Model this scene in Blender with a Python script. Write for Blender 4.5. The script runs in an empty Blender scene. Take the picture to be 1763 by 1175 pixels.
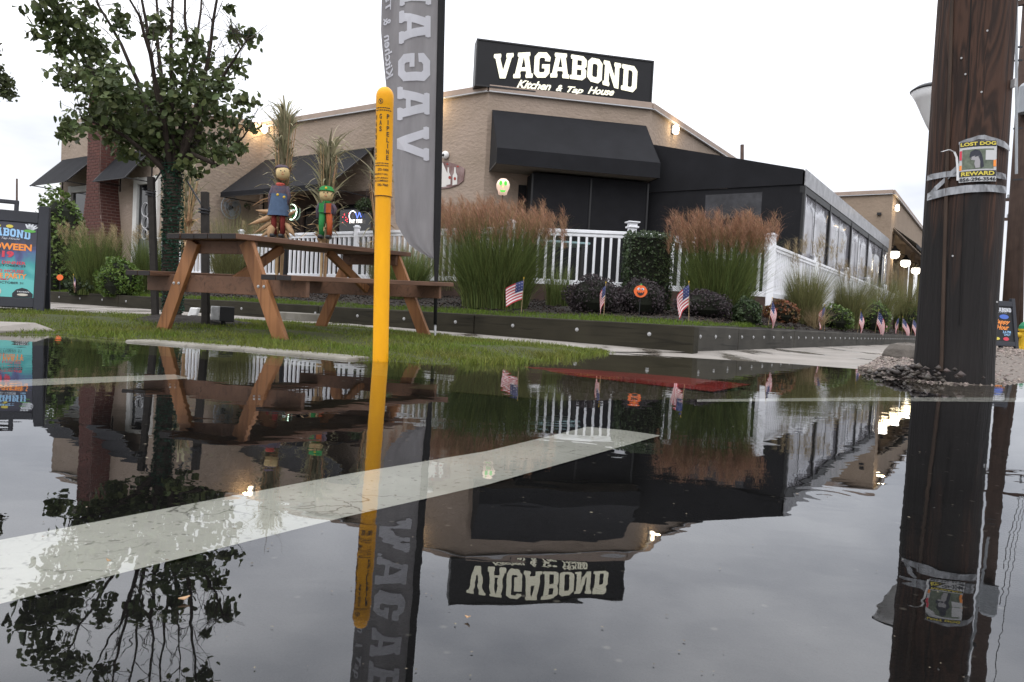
import bpy, bmesh, math, random
import numpy as np
from mathutils import Vector as V, Matrix
from mathutils.geometry import tessellate_polygon

R = math.radians
random.seed(7)
rng = np.random.default_rng(7)
scene = bpy.context.scene
col = scene.collection

# ---------------------------------------------------------------- camera
FPX, ROLL, PITCH, CAMZ = 1255.0, R(2.99), R(2.1), 0.28
_f = V((0, math.cos(PITCH), -math.sin(PITCH)))
_r0 = V((1, 0, 0)); _u0 = V((0, math.sin(PITCH), math.cos(PITCH)))
_rt = _r0 * math.cos(ROLL) + _u0 * math.sin(ROLL)
_up = _u0 * math.cos(ROLL) - _r0 * math.sin(ROLL)
CAM = V((0, 0, CAMZ))
cd = bpy.data.cameras.new('camera'); cam = bpy.data.objects.new('camera', cd); col.objects.link(cam)
cd.sensor_width = 36; cd.lens = FPX / 1763 * 36; cd.clip_start = 0.02; cd.clip_end = 2000
m3 = Matrix((_rt, _up, -_f)).transposed()
cam.matrix_world = Matrix.Translation(CAM) @ m3.to_4x4()
scene.camera = cam

# ---------------------------------------------------------------- sky, sun, exposure
SUN_EL, SUN_AZ = R(48), R(200)
w = bpy.data.worlds.new('World'); scene.world = w; w.use_nodes = True
nt = w.node_tree; nt.nodes.clear()
def wn(t): return nt.nodes.new(t)
out = wn('ShaderNodeOutputWorld'); bg = wn('ShaderNodeBackground'); bg.inputs['Strength'].default_value = 1.0
sky = wn('ShaderNodeTexSky'); sky.sky_type = 'NISHITA'; sky.sun_disc = False
sky.sun_elevation = SUN_EL; sky.sun_rotation = SUN_AZ; sky.dust_density = 3
sk = wn('ShaderNodeVectorMath'); sk.operation = 'SCALE'; sk.inputs['Scale'].default_value = 0.08
nt.links.new(sky.outputs[0], sk.inputs[0])
tc = wn('ShaderNodeTexCoord'); mp = wn('ShaderNodeMapping'); mp.inputs['Scale'].default_value = (1.2, 1.2, 3.0)
nz = wn('ShaderNodeTexNoise'); nz.inputs['Scale'].default_value = 2.2; nz.inputs['Detail'].default_value = 6; nz.inputs['Roughness'].default_value = .5
rp = wn('ShaderNodeValToRGB')
rp.color_ramp.elements[0].position = .33; rp.color_ramp.elements[0].color = (.50, .515, .56, 1)
rp.color_ramp.elements[1].position = .66; rp.color_ramp.elements[1].color = (.97, .975, 1.0, 1)
mx = wn('ShaderNodeMix'); mx.data_type = 'RGBA'; mx.inputs[0].default_value = .90
nt.links.new(tc.outputs['Generated'], mp.inputs[0]); nt.links.new(mp.outputs[0], nz.inputs[0]); nt.links.new(nz.outputs[0], rp.inputs[0])
nt.links.new(sk.outputs[0], mx.inputs[6]); nt.links.new(rp.outputs[0], mx.inputs[7]); nt.links.new(mx.outputs[2], bg.inputs[0]); nt.links.new(bg.outputs[0], out.inputs[0])
sz = wn('ShaderNodeSeparateXYZ'); nt.links.new(tc.outputs['Generated'], sz.inputs[0])
gr = wn('ShaderNodeMath'); gr.operation = 'MULTIPLY_ADD'; gr.use_clamp = False; gr.inputs[1].default_value = 2.6; gr.inputs[2].default_value = 1.2   # overcast sky: brighter toward the zenith
mxz = wn('ShaderNodeMath'); mxz.operation = 'MAXIMUM'; mxz.inputs[1].default_value = 0; nt.links.new(sz.outputs[2], mxz.inputs[0]); nt.links.new(mxz.outputs[0], gr.inputs[0]); nt.links.new(gr.outputs[0], bg.inputs['Strength'])
sd = bpy.data.lights.new('sun', 'SUN'); sd.energy = 0.5; sd.angle = R(40); sd.color = (1, .97, .93)
so = bpy.data.objects.new('sun', sd); col.objects.link(so)
so.rotation_euler = V((math.sin(SUN_AZ) * math.cos(SUN_EL), math.cos(SUN_AZ) * math.cos(SUN_EL), math.sin(SUN_EL))).to_track_quat('Z', 'Y').to_euler()
so.location = (0, -20, 30)
scene.view_settings.view_transform = 'Standard'; scene.view_settings.look = 'None'
scene.view_settings.exposure = 0.12; scene.view_settings.gamma = 1
scene.cycles.max_bounces = 8; scene.cycles.transparent_max_bounces = 16
scene.cycles.sample_clamp_indirect = 4

# ---------------------------------------------------------------- pixel helpers (a pixel is a direction, distance from what the thing touches)
def ray(px, py): return _f * FPX + _rt * (px - 881.5) - _up * (py - 587.5)
def Z(px, py, z=0.0):
    d = ray(px, py); return CAM + d * ((z - CAMZ) / d.z)
def YD(px, py, y):
    d = ray(px, py); return CAM + d * (y / d.y)
def ONP(px, py, p0, n):
    d = ray(px, py); return CAM + d * ((p0 - CAM).dot(n) / d.dot(n))
UR = V((0.5625, 0.8268, 0)).normalized(); UL = V((-UR.y, UR.x, 0)); UP = V((0, 0, 1))

# ---------------------------------------------------------------- mesh builder
class MB:
    def __init__(s): s.v = []; s.f = []; s.mi = []
    def add(s, vs, fs, mi=0):
        o = len(s.v); s.v += [tuple(x) for x in vs]; s.f += [tuple(i + o for i in f) for f in fs]; s.mi += [mi] * len(fs); return s
    def quad(s, a, b, c, d, mi=0): return s.add([a, b, c, d], [(0, 1, 2, 3)], mi)
    def poly(s, pts, mi=0): return s.add(pts, [tuple(range(len(pts)))], mi)
    def obox(s, c, x, y, z, mi=0):
        c = V(c); x = V(x); y = V(y); z = V(z)
        vs = [c + x * i + y * j + z * k for k in (-1, 1) for j in (-1, 1) for i in (-1, 1)]
        return s.add(vs, [(0, 2, 3, 1), (4, 5, 7, 6), (0, 1, 5, 4), (2, 6, 7, 3), (0, 4, 6, 2), (1, 3, 7, 5)], mi)
    def box(s, c, sx, sy, sz, rz=0, mi=0):
        a, b = math.cos(rz), math.sin(rz)
        return s.obox(c, V((a, b, 0)) * sx / 2, V((-b, a, 0)) * sy / 2, V((0, 0, sz / 2)), mi)
    def beam(s, p0, p1, w, h, up=UP, mi=0):
        p0 = V(p0); p1 = V(p1); d = p1 - p0; L = d.length; d.normalize()
        x = d.cross(V(up)).normalized(); y = x.cross(d).normalized()
        return s.obox((p0 + p1) / 2, x * w / 2, y * h / 2, d * L / 2, mi)
    def tube(s, pts, rad, n=8, mi=0, cap=True):
        pts = [V(p) for p in pts]; k = len(pts)
        if not hasattr(rad, '__len__'): rad = [rad] * k
        o = len(s.v); prev = None
        for i, p in enumerate(pts):
            d = (pts[min(i + 1, k - 1)] - pts[max(i - 1, 0)])
            if d.length < 1e-9: d = V((0, 0, 1))
            d.normalize()
            if prev is None:
                a = d.cross(V((0.3, 0.9, 0.1)))
                if a.length < .1: a = d.cross(V((1, 0, 0)))
            else: a = prev - d * prev.dot(d)
            a.normalize(); prev = a; b = d.cross(a)
            for j in range(n):
                t = 2 * math.pi * j / n
                s.v.append(tuple(p + (a * math.cos(t) + b * math.sin(t)) * rad[i]))
        for i in range(k - 1):
            for j in range(n):
                s.f.append((o + i * n + j, o + i * n + (j + 1) % n, o + (i + 1) * n + (j + 1) % n, o + (i + 1) * n + j)); s.mi.append(mi)
        if cap:
            s.f.append(tuple(o + j for j in reversed(range(n)))); s.mi.append(mi)
            s.f.append(tuple(o + (k - 1) * n + j for j in range(n))); s.mi.append(mi)
        return s
    def lathe(s, prof, c, n=20, mi=0, ax=None):
        c = V(c); o = len(s.v); k = len(prof)
        if ax is None: X, Yv, Zv = V((1, 0, 0)), V((0, 1, 0)), V((0, 0, 1))
        else:
            Zv = V(ax).normalized(); X = Zv.orthogonal().normalized(); Yv = Zv.cross(X)
        for r, z in prof:
            for j in range(n):
                t = 2 * math.pi * j / n
                s.v.append(tuple(c + X * r * math.cos(t) + Yv * r * math.sin(t) + Zv * z))
        for i in range(k - 1):
            for j in range(n):
                s.f.append((o + i * n + j, o + i * n + (j + 1) % n, o + (i + 1) * n + (j + 1) % n, o + (i + 1) * n + j)); s.mi.append(mi)
        s.f.append(tuple(o + j for j in reversed(range(n)))); s.mi.append(mi)
        s.f.append(tuple(o + (k - 1) * n + j for j in range(n))); s.mi.append(mi)
        return s
    def prism(s, pts, off, mi=0):          # planar outline (3D points) extruded along off
        pts = [V(p) for p in pts]; off = V(off); n = len(pts)
        fs = [tuple(reversed(range(n))), tuple(range(n, 2 * n))] + [(i, (i + 1) % n, n + (i + 1) % n, n + i) for i in range(n)]
        return s.add(pts + [p + off for p in pts], fs, mi)
    def tess(s, loops, fn, mi=0):          # flat outline with holes, mapped by fn(x, y)
        flat = [p for l in loops for p in l]
        tr = tessellate_polygon([[V((p[0], p[1], 0)) for p in l] for l in loops])
        return s.add([fn(*p) for p in flat], tr, mi)
    def build(s, name, mat, parent=None, smooth=False, bevel=0, org=None, solid=0, fixn=False):
        o_ = V(org) if org is not None else (wloc(parent) if parent else V((0, 0, 0)))
        me = bpy.data.meshes.new(name)
        me.from_pydata([(x - o_.x, y - o_.y, z - o_.z) for x, y, z in s.v], [], s.f)
        mats = mat if isinstance(mat, (list, tuple)) else [mat]
        for m in mats: me.materials.append(m)
        if len(mats) > 1: me.polygons.foreach_set('material_index', s.mi)
        if smooth: me.polygons.foreach_set('use_smooth', [True] * len(me.polygons))
        if fixn:
            b = bmesh.new(); b.from_mesh(me); bmesh.ops.recalc_face_normals(b, faces=b.faces); b.to_mesh(me); b.free()
        ob = bpy.data.objects.new(name, me); col.objects.link(ob)
        if parent:
            ob.parent = parent; ob.location = o_ - wloc(parent)
        else: ob.location = o_
        if bevel:
            md = ob.modifiers.new('bevel', 'BEVEL'); md.width = bevel; md.segments = 2; md.limit_method = 'ANGLE'
        if solid:
            md = ob.modifiers.new('solid', 'SOLIDIFY'); md.thickness = solid
        return ob
def wloc(o):
    p = V((0, 0, 0))
    while o: p += o.location; o = o.parent
    return p
def tag(o, label=None, cat=None, group=None, kind=None):
    if label: o['label'] = label
    if cat: o['category'] = cat
    if group: o['group'] = group
    if kind: o['kind'] = kind
    return o
def thing(name, label, cat, loc=(0, 0, 0), group=None):
    o = bpy.data.objects.new(name, None); col.objects.link(o); o.location = loc; o.empty_display_size = .2
    return tag(o, label, cat, group)
def npmesh(name, v, f, mat, parent=None, org=None, smooth=False):      # fast numpy mesh; f (n,3) or (n,4)
    o_ = V(org) if org is not None else (wloc(parent) if parent else V((0, 0, 0)))
    me = bpy.data.meshes.new(name); v = np.asarray(v, float).reshape(-1, 3) - np.array(o_); f = np.asarray(f, np.int32)
    me.vertices.add(len(v)); me.vertices.foreach_set('co', v.ravel().astype(np.float32))
    n, k = f.shape
    me.loops.add(n * k); me.loops.foreach_set('vertex_index', f.ravel())
    me.polygons.add(n); me.polygons.foreach_set('loop_start', np.arange(0, n * k, k, dtype=np.int32))
    me.materials.append(mat); me.update(calc_edges=True); me.validate()
    if smooth: me.polygons.foreach_set('use_smooth', [True] * len(me.polygons))
    ob = bpy.data.objects.new(name, me); col.objects.link(ob)
    if parent: ob.parent = parent; ob.location = o_ - wloc(parent)
    else: ob.location = o_
    return ob
def share(src, parent, loc=None, rot=None, scl=None):
    c = src.copy(); col.objects.link(c); c.parent = parent
    if loc is not None: c.location = loc
    if rot is not None: c.rotation_euler = rot
    if scl is not None: c.scale = scl
    return c

# ---------------------------------------------------------------- materials
def newmat(name):
    m = bpy.data.materials.new(name); m.use_nodes = True; n = m.node_tree
    return m, n, n.nodes['Principled BSDF']
def mat(name, c, rough=.6, var=.25, scale=8, c2=None, bump=0, bscale=40, stretch=(1, 1, 1), metal=0, emit=0, spec=.28, detail=6, island=0, trans=0, coat=0):
    m, n, b = newmat(name); N = n.nodes.new; L = n.links.new
    b.inputs['Roughness'].default_value = rough; b.inputs['Metallic'].default_value = metal; b.inputs['Specular IOR Level'].default_value = spec
    if coat: b.inputs['Coat Weight'].default_value = coat; b.inputs['Coat Roughness'].default_value = .15
    c = tuple(c[:3]); c2 = tuple(x * (1 - var) for x in c) if c2 is None else tuple(c2[:3])
    t = N('ShaderNodeTexCoord'); mp_ = N('ShaderNodeMapping'); mp_.inputs['Scale'].default_value = stretch; L(t.outputs['Object'], mp_.inputs[0])
    no = N('ShaderNodeTexNoise'); no.inputs['Scale'].default_value = scale; no.inputs['Detail'].default_value = detail; no.inputs['Roughness'].default_value = .62
    L(mp_.outputs[0], no.inputs[0])
    mr = N('ShaderNodeMapRange'); mr.inputs[1].default_value = .3; mr.inputs[2].default_value = .7; L(no.outputs[0], mr.inputs[0])
    mi = N('ShaderNodeMix'); mi.data_type = 'RGBA'; mi.inputs[6].default_value = (*c, 1); mi.inputs[7].default_value = (*c2, 1)
    L(mr.outputs[0], mi.inputs[0]); src = mi.outputs[2]
    if island:
        g = N('ShaderNodeNewGeometry'); h = N('ShaderNodeHueSaturation')
        a = N('ShaderNodeMapRange'); a.inputs[3].default_value = 1 - island; a.inputs[4].default_value = 1 + island
        L(g.outputs['Random Per Island'], a.inputs[0]); L(a.outputs[0], h.inputs['Value']); L(src, h.inputs['Color']); 
        a2 = N('ShaderNodeMapRange'); a2.inputs[3].default_value = .5 - island * .05; a2.inputs[4].default_value = .5 + island * .03
        no2 = N('ShaderNodeMath'); no2.operation = 'FRACT'; mm = N('ShaderNodeMath'); mm.operation = 'MULTIPLY'; mm.inputs[1].default_value = 7.31
        L(g.outputs['Random Per Island'], mm.inputs[0]); L(mm.outputs[0], no2.inputs[0]); L(no2.outputs[0], a2.inputs[0]); L(a2.outputs[0], h.inputs['Hue'])
        src = h.outputs[0]
    L(src, b.inputs['Base Color'])
    if bump:
        n2 = N('ShaderNodeTexNoise'); n2.inputs['Scale'].default_value = bscale; n2.inputs['Detail'].default_value = 5; L(mp_.outputs[0], n2.inputs[0])
        bp = N('ShaderNodeBump'); bp.inputs['Strength'].default_value = min(1, bump); bp.inputs['Distance'].default_value = .020 if 'stucco' in name else .012
        L(n2.outputs[0], bp.inputs['Height']); L(bp.outputs[0], b.inputs['Normal'])
    if emit:
        L(src, b.inputs['Emission Color']); b.inputs['Emission Strength'].default_value = emit
    if trans:
        tr = N('ShaderNodeBsdfTranslucent'); L(src, tr.inputs[0]); ms = N('ShaderNodeMixShader'); ms.inputs[0].default_value = trans
        o = n.nodes['Material Output']; L(b.outputs[0], ms.inputs[1]); L(tr.outputs[0], ms.inputs[2]); L(ms.outputs[0], o.inputs[0])
    return m
def wood(name, c, c2, rough=.55, grain=14, axis=2, bump=.5, rotz=0.0):
    m, n, b = newmat(name); N = n.nodes.new; L = n.links.new
    t = N('ShaderNodeTexCoord'); mp_ = N('ShaderNodeMapping'); s = [grain, grain, grain]; s[axis] = grain * .07; mp_.inputs['Scale'].default_value = s
    mq = N('ShaderNodeMapping'); mq.inputs['Rotation'].default_value = (0, 0, rotz); L(t.outputs['Object'], mq.inputs[0]); L(mq.outputs[0], mp_.inputs[0])
    no = N('ShaderNodeTexNoise'); no.inputs['Scale'].default_value = 1.6; no.inputs['Detail'].default_value = 5; no.inputs['Distortion'].default_value = 1.2; L(mp_.outputs[0], no.inputs[0])
    wv = N('ShaderNodeMath'); wv.operation = 'MULTIPLY'; wv.inputs[1].default_value = 9; L(no.outputs[0], wv.inputs[0])
    sn = N('ShaderNodeMath'); sn.operation = 'SINE'; L(wv.outputs[0], sn.inputs[0])
    mr = N('ShaderNodeMapRange'); mr.inputs[1].default_value = -1; mr.inputs[2].default_value = 1; L(sn.outputs[0], mr.inputs[0])
    mi = N('ShaderNodeMix'); mi.data_type = 'RGBA'; mi.inputs[6].default_value = (*c, 1); mi.inputs[7].default_value = (*c2, 1); L(mr.outputs[0], mi.inputs[0])
    n3 = N('ShaderNodeTexNoise'); n3.inputs['Scale'].default_value = 3.0; L(t.outputs['Object'], n3.inputs[0])
    h = N('ShaderNodeMix'); h.data_type = 'RGBA'; h.blend_type = 'MULTIPLY'; h.inputs[0].default_value = .7; L(mi.outputs[2], h.inputs[6])
    cr = N('ShaderNodeMapRange'); cr.inputs[1].default_value = .3; cr.inputs[2].default_value = .7; cr.inputs[3].default_value = .55; cr.inputs[4].default_value = 1.1
    L(n3.outputs[0], cr.inputs[0]); L(cr.outputs[0], h.inputs[7]); L(h.outputs[2], b.inputs['Base Color'])
    b.inputs['Roughness'].default_value = rough; b.inputs['Specular IOR Level'].default_value = .2
    bp = N('ShaderNodeBump'); bp.inputs['Strength'].default_value = bump; bp.inputs['Distance'].default_value = .003; L(mr.outputs[0], bp.inputs['Height']); L(bp.outputs[0], b.inputs['Normal'])
    return m
def flat(name, c, rough=.6, emit=0, spec=.4):
    m, n, b = newmat(name); b.inputs['Base Color'].default_value = (*c, 1); b.inputs['Roughness'].default_value = rough; b.inputs['Specular IOR Level'].default_value = spec
    if emit: b.inputs['Emission Color'].default_value = (*c, 1); b.inputs['Emission Strength'].default_value = emit
    return m
M = {}
def asphalt():
    m = mat('asphalt', (.015, .015, .0165), .9, .45, 3, bump=.6, bscale=160, spec=0); n = m.node_tree; N = n.nodes.new; L = n.links.new; b = n.nodes['Principled BSDF']
    src = b.inputs['Base Color'].links[0].from_socket; t = N('ShaderNodeTexCoord'); vo = N('ShaderNodeTexVoronoi'); vo.inputs['Scale'].default_value = 24; L(t.outputs['Object'], vo.inputs[0])
    r = N('ShaderNodeMapRange'); r.inputs[1].default_value = .13; r.inputs[2].default_value = .05; L(vo.outputs['Distance'], r.inputs[0])
    sp = N('ShaderNodeSeparateColor'); L(vo.outputs['Color'], sp.inputs[0]); th = N('ShaderNodeMath'); th.operation = 'GREATER_THAN'; th.inputs[1].default_value = .55; L(sp.outputs[0], th.inputs[0])
    mu = N('ShaderNodeMath'); mu.operation = 'MULTIPLY'; L(r.outputs[0], mu.inputs[0]); L(th.outputs[0], mu.inputs[1])
    mx_ = N('ShaderNodeMix'); mx_.data_type = 'RGBA'; mx_.inputs[7].default_value = (.10, .095, .088, 1); L(mu.outputs[0], mx_.inputs[0]); L(src, mx_.inputs[6]); L(mx_.outputs[2], b.inputs['Base Color']); return m
M['asphalt'] = asphalt()
M['concrete'] = mat('concrete', (.27, .245, .22), .75, .3, 1.7, c2=(.16, .145, .125), bump=.25, bscale=90, spec=.12)
def wet_patches(m):
    n = m.node_tree; N = n.nodes.new; L = n.links.new; b = n.nodes['Principled BSDF']; src = b.inputs['Base Color'].links[0].from_socket
    t = N('ShaderNodeTexCoord'); mp_ = N('ShaderNodeMapping'); mp_.inputs['Rotation'].default_value = (0, 0, R(-34)); mp_.inputs['Scale'].default_value = (1.6, .45, 1); L(t.outputs['Object'], mp_.inputs[0])
    no = N('ShaderNodeTexNoise'); no.inputs['Scale'].default_value = 1.3; no.inputs['Detail'].default_value = 5; L(mp_.outputs[0], no.inputs[0])
    r = N('ShaderNodeMapRange'); r.inputs[1].default_value = .52; r.inputs[2].default_value = .60; L(no.outputs[0], r.inputs[0])
    mx_ = N('ShaderNodeMix'); mx_.data_type = 'RGBA'; mx_.blend_type = 'MULTIPLY'; mx_.inputs[7].default_value = (.50, .48, .45, 1); L(r.outputs[0], mx_.inputs[0]); L(src, mx_.inputs[6]); L(mx_.outputs[2], b.inputs['Base Color'])
    ro = N('ShaderNodeMapRange'); ro.inputs[3].default_value = .8; ro.inputs[4].default_value = .16; L(r.outputs[0], ro.inputs[0]); L(ro.outputs[0], b.inputs['Roughness']); b.inputs['Specular IOR Level'].default_value = .4
wet_patches(M['concrete'])
M['wet_concrete'] = mat('wet_concrete', (.085, .073, .048), .9, .3, 2.2, c2=(.05, .046, .03), spec=0, bump=.3, bscale=60)
M['kerbstone'] = mat('kerbstone', (.24, .225, .195), .8, .3, 5, c2=(.13, .12, .095), bump=.4, bscale=60)
M['soil'] = mat('soil', (.05, .05, .015), .95, .4, 9, c2=(.03, .04, .01), bump=.8, bscale=30)
M['mulch'] = mat('mulch', (.024, .019, .015), .95, .5, 20, bump=1, bscale=45)
M['gravelbed'] = mat('gravelbed', (.20, .17, .145), .9, .5, 25, c2=(.09, .075, .065), bump=1, bscale=50)
def road_paint():
    m = mat('paint', (.57, .575, .565), .8, .3, 5, c2=(.42, .425, .415), bump=.3, bscale=60, spec=.05); n = m.node_tree; N = n.nodes.new; L = n.links.new; b = n.nodes['Principled BSDF']
    src = b.inputs['Base Color'].links[0].from_socket; t = N('ShaderNodeTexCoord')
    no = N('ShaderNodeTexNoise'); no.inputs['Scale'].default_value = 6; no.inputs['Detail'].default_value = 5; L(t.outputs['Object'], no.inputs[0])
    ad = N('ShaderNodeMix'); ad.data_type = 'RGBA'; ad.inputs[0].default_value = .22; L(t.outputs['Object'], ad.inputs[6]); L(no.outputs['Color'], ad.inputs[7])
    vo = N('ShaderNodeTexVoronoi'); vo.feature = 'DISTANCE_TO_EDGE'; vo.inputs['Scale'].default_value = 9; L(ad.outputs[2], vo.inputs[0])
    r = N('ShaderNodeMapRange'); r.inputs[1].default_value = .0; r.inputs[2].default_value = .022; r.inputs[3].default_value = 1; r.inputs[4].default_value = 0; L(vo.outputs[0], r.inputs[0])
    n2 = N('ShaderNodeTexNoise'); n2.inputs['Scale'].default_value = 3.3; L(t.outputs['Object'], n2.inputs[0]); g = N('ShaderNodeMapRange'); g.inputs[1].default_value = .52; g.inputs[2].default_value = .62; L(n2.outputs[0], g.inputs[0])
    mu = N('ShaderNodeMath'); mu.operation = 'MULTIPLY'; L(r.outputs[0], mu.inputs[0]); L(g.outputs[0], mu.inputs[1]); m2 = N('ShaderNodeMath'); m2.operation = 'MULTIPLY'; m2.inputs[1].default_value = .8; L(mu.outputs[0], m2.inputs[0])
    n3 = N('ShaderNodeTexNoise'); n3.inputs['Scale'].default_value = 70; n3.inputs['Detail'].default_value = 3; L(t.outputs['Object'], n3.inputs[0]); w3 = N('ShaderNodeMapRange'); w3.inputs[1].default_value = .62; w3.inputs[2].default_value = .70; w3.inputs[4].default_value = .5; L(n3.outputs[0], w3.inputs[0])
    mxm = N('ShaderNodeMath'); mxm.operation = 'MAXIMUM'; L(m2.outputs[0], mxm.inputs[0]); L(w3.outputs[0], mxm.inputs[1])
    mx_ = N('ShaderNodeMix'); mx_.data_type = 'RGBA'; mx_.inputs[7].default_value = (.06, .058, .055, 1); L(mxm.outputs[0], mx_.inputs[0]); L(src, mx_.inputs[6]); L(mx_.outputs[2], b.inputs['Base Color']); return m
M['paint'] = road_paint()
M['redpaint'] = mat('redpaint', (.38, .035, .032), .8, .5, 4, bump=.4, bscale=60)
M['stucco'] = mat('stucco', (.335, .266, .218), .95, .2, .8, c2=(.262, .208, .16), bump=1, bscale=11, stretch=(1, 1, 1.6))
M['stucco2'] = mat('stucco2', (.31, .24, .18), .9, .2, 1.1, bump=1, bscale=9)
M['coping'] = mat('coping', (.36, .28, .23), .6, .2, 4)
M['drip'] = flat('drip', (.45, .45, .46), .35)
M['canvas'] = mat('canvas', (.0115, .0118, .0145), .9, .4, 2.2, bump=.15, bscale=200)
M['canvas2'] = mat('canvas2', (.012, .0122, .0145), .9, .3, 5, spec=.25)
M['frame_black'] = flat('frame_black', (.012, .012, .013), .5)
M['soffit'] = mat('soffit', (.16, .145, .125), .8)
M['sign_black'] = mat('sign_black', (.010, .010, .012), .45, .3, 3)
M['cream_lit'] = flat('cream_lit', (.90, .87, .68), .5, emit=.62)
M['white_vinyl'] = mat('white_vinyl', (.80, .81, .84), .35, .10, 3)
M['white_frame'] = mat('white_frame', (.62, .61, .58), .5, .15, 5)
M['glass_dark'] = flat('glass_dark', (.012, .013, .015), .06, spec=.6)
M['vinyl_pane'] = mat('vinyl_pane', (.34, .33, .36), .12, .45, 1.6, c2=(.15, .145, .155), bump=.35, bscale=3, spec=.6)
M['valance_silver'] = mat('valance_silver', (.34, .34, .35), .35, .5, 5, c2=(.16, .16, .17), bump=.4, bscale=8)
M['brick'] = mat('brick', (.125, .050, .040), .85, .35, 3, c2=(.075, .032, .028), bump=.5, bscale=60)
M['mortar'] = mat('mortar', (.25, .19, .165), .95, .3, 12)
M['timber'] = wood('timber', (.034, .030, .020), (.010, .0088, .0062), .85, 9, 0, .8, rotz=R(34))
M['timber_r'] = wood('timber_r', (.056, .052, .044), (.020, .019, .016), .85, 9, 1, .7, rotz=R(34))
M['bolt'] = flat('bolt', (.36, .36, .36), .45)
M['oak_leg'] = wood('oak_leg', (.28, .128, .054), (.125, .052, .024), .5, 9, 2, .6)
M['oak_plank'] = wood('oak_plank', (.15, .080, .050), (.060, .034, .024), .55, 9, 1, .7, rotz=R(24))
M['plank_end'] = mat('plank_end', (.022, .018, .017), .6, .3, 30)
M['yellow'] = mat('yellow', (.78, .365, .003), .42, .08, 7, c2=(.66, .29, .003), spec=.22, stretch=(1, 1, .35))
M['ink'] = flat('ink', (.03, .022, .012), .6)
M['pole_wood'] = None
M['black_metal'] = flat('black_metal', (.012, .012, .014), .45)
M['white_plastic'] = flat('white_plastic', (.75, .75, .74), .4)
M['bark'] = mat('bark', (.045, .033, .026), .9, .5, 14, bump=1, bscale=40, stretch=(1, 1, .3))
M['leaf'] = mat('leaf', (.095, .122, .046), .55, .35, 3, c2=(.058, .080, .030), island=.55, trans=.3)
M['leaf_far'] = mat('leaf_far', (.06, .075, .03), .5, .3, 3, island=.4, trans=.25)
M['wire_green'] = mat('wire_green', (.01, .05, .028), .5, .4, 30)
M['grassblade'] = mat('grassblade', (.095, .150, .018), .7, .3, 1.6, c2=(.122, .125, .026), island=.4, trans=.3)
M['lawn'] = mat('lawn', (.095, .155, .014), .7, .3, 2.5, c2=(.07, .11, .012), island=.35, trans=.3)
M['tallgrass'] = mat('tallgrass', (.125, .165, .048), .7, .3, 3, c2=(.085, .115, .034), island=.6, trans=.3)
M['tallgrass_pale'] = mat('tallgrass_pale', (.19, .195, .08), .7, .3, 3, c2=(.135, .14, .055), island=.5, trans=.3)
M['straw'] = mat('straw', (.34, .27, .15), .7, .3, 6, island=.4, trans=.3)
M['plume'] = mat('plume', (.35, .195, .12), .85, .3, 5, c2=(.27, .17, .10), island=.4, trans=.3)
M['hedge'] = mat('hedge', (.046, .072, .030), .5, .3, 6, island=.5, trans=.2)
M['boxwood'] = mat('boxwood', (.10, .165, .032), .5, .3, 6, island=.45, trans=.2)
M['barberry'] = mat('barberry', (.052, .040, .043), .6, .3, 6, island=.5, trans=.15)
M['greenbush'] = mat('greenbush', (.095, .15, .035), .5, .3, 6, island=.45, trans=.2)
M['redbush'] = mat('redbush', (.22, .06, .03), .6, .4, 6, c2=(.08, .08, .03), island=.5, trans=.2)
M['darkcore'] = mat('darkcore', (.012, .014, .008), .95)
M['corn'] = mat('corn', (.36, .31, .20), .7, .4, 7, c2=(.19, .20, .11), island=.4, trans=.2)
M['husk'] = mat('husk', (.50, .36, .20), .7, .3, 9, c2=(.36, .22, .11), island=.3, trans=.2)
M['flag_red'] = flat('flag_red', (.38, .035, .045), .8); M['flag_white'] = flat('flag_white', (.62, .58, .58), .8); M['flag_blue'] = flat('flag_blue', (.03, .04, .12), .8)
M['stick'] = flat('stick', (.30, .22, .12), .7)
M['orange'] = flat('orange', (.75, .14, .03), .5)
M['banner'] = mat('banner', (.29, .28, .285), .75, .25, 2.2, c2=(.20, .19, .195), trans=.45, stretch=(3, 3, .5))
M['banner_edge'] = mat('banner_edge', (.012, .012, .013), .8)
M['banner_white'] = mat('banner_white', (.62, .62, .66), .75, .1, 3, trans=.3)
M['tape'] = mat('tape', (.36, .37, .39), .25, .5, 22, c2=(.10, .10, .105), stretch=(1, 1, .2))
M['hydrant_yellow'] = mat('hydrant_yellow', (.65, .42, .03), .45); M['hydrant_green'] = mat('hydrant_green', (.02, .22, .10), .45)
M['grey_metal'] = mat('grey_metal', (.30, .32, .34), .4, .15, 4)
M['shade_white'] = flat('shade_white', (.62, .62, .62), .5)
M['lamp_glow'] = flat('lamp_glow', (1, .86, .62), .5, emit=8)
M['lantern_glow'] = flat('lantern_glow', (1, .93, .80), .5, emit=9)
M['patio'] = mat('patio', (.20, .17, .14), .8, .3, 2)
M['deckboard'] = wood('deckboard', (.075, .05, .04), (.045, .03, .024), .7, 14, 0, .4)
M['rock'] = mat('rock', (.13, .115, .10), .9, .5, 6, bump=1, bscale=18)

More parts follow.
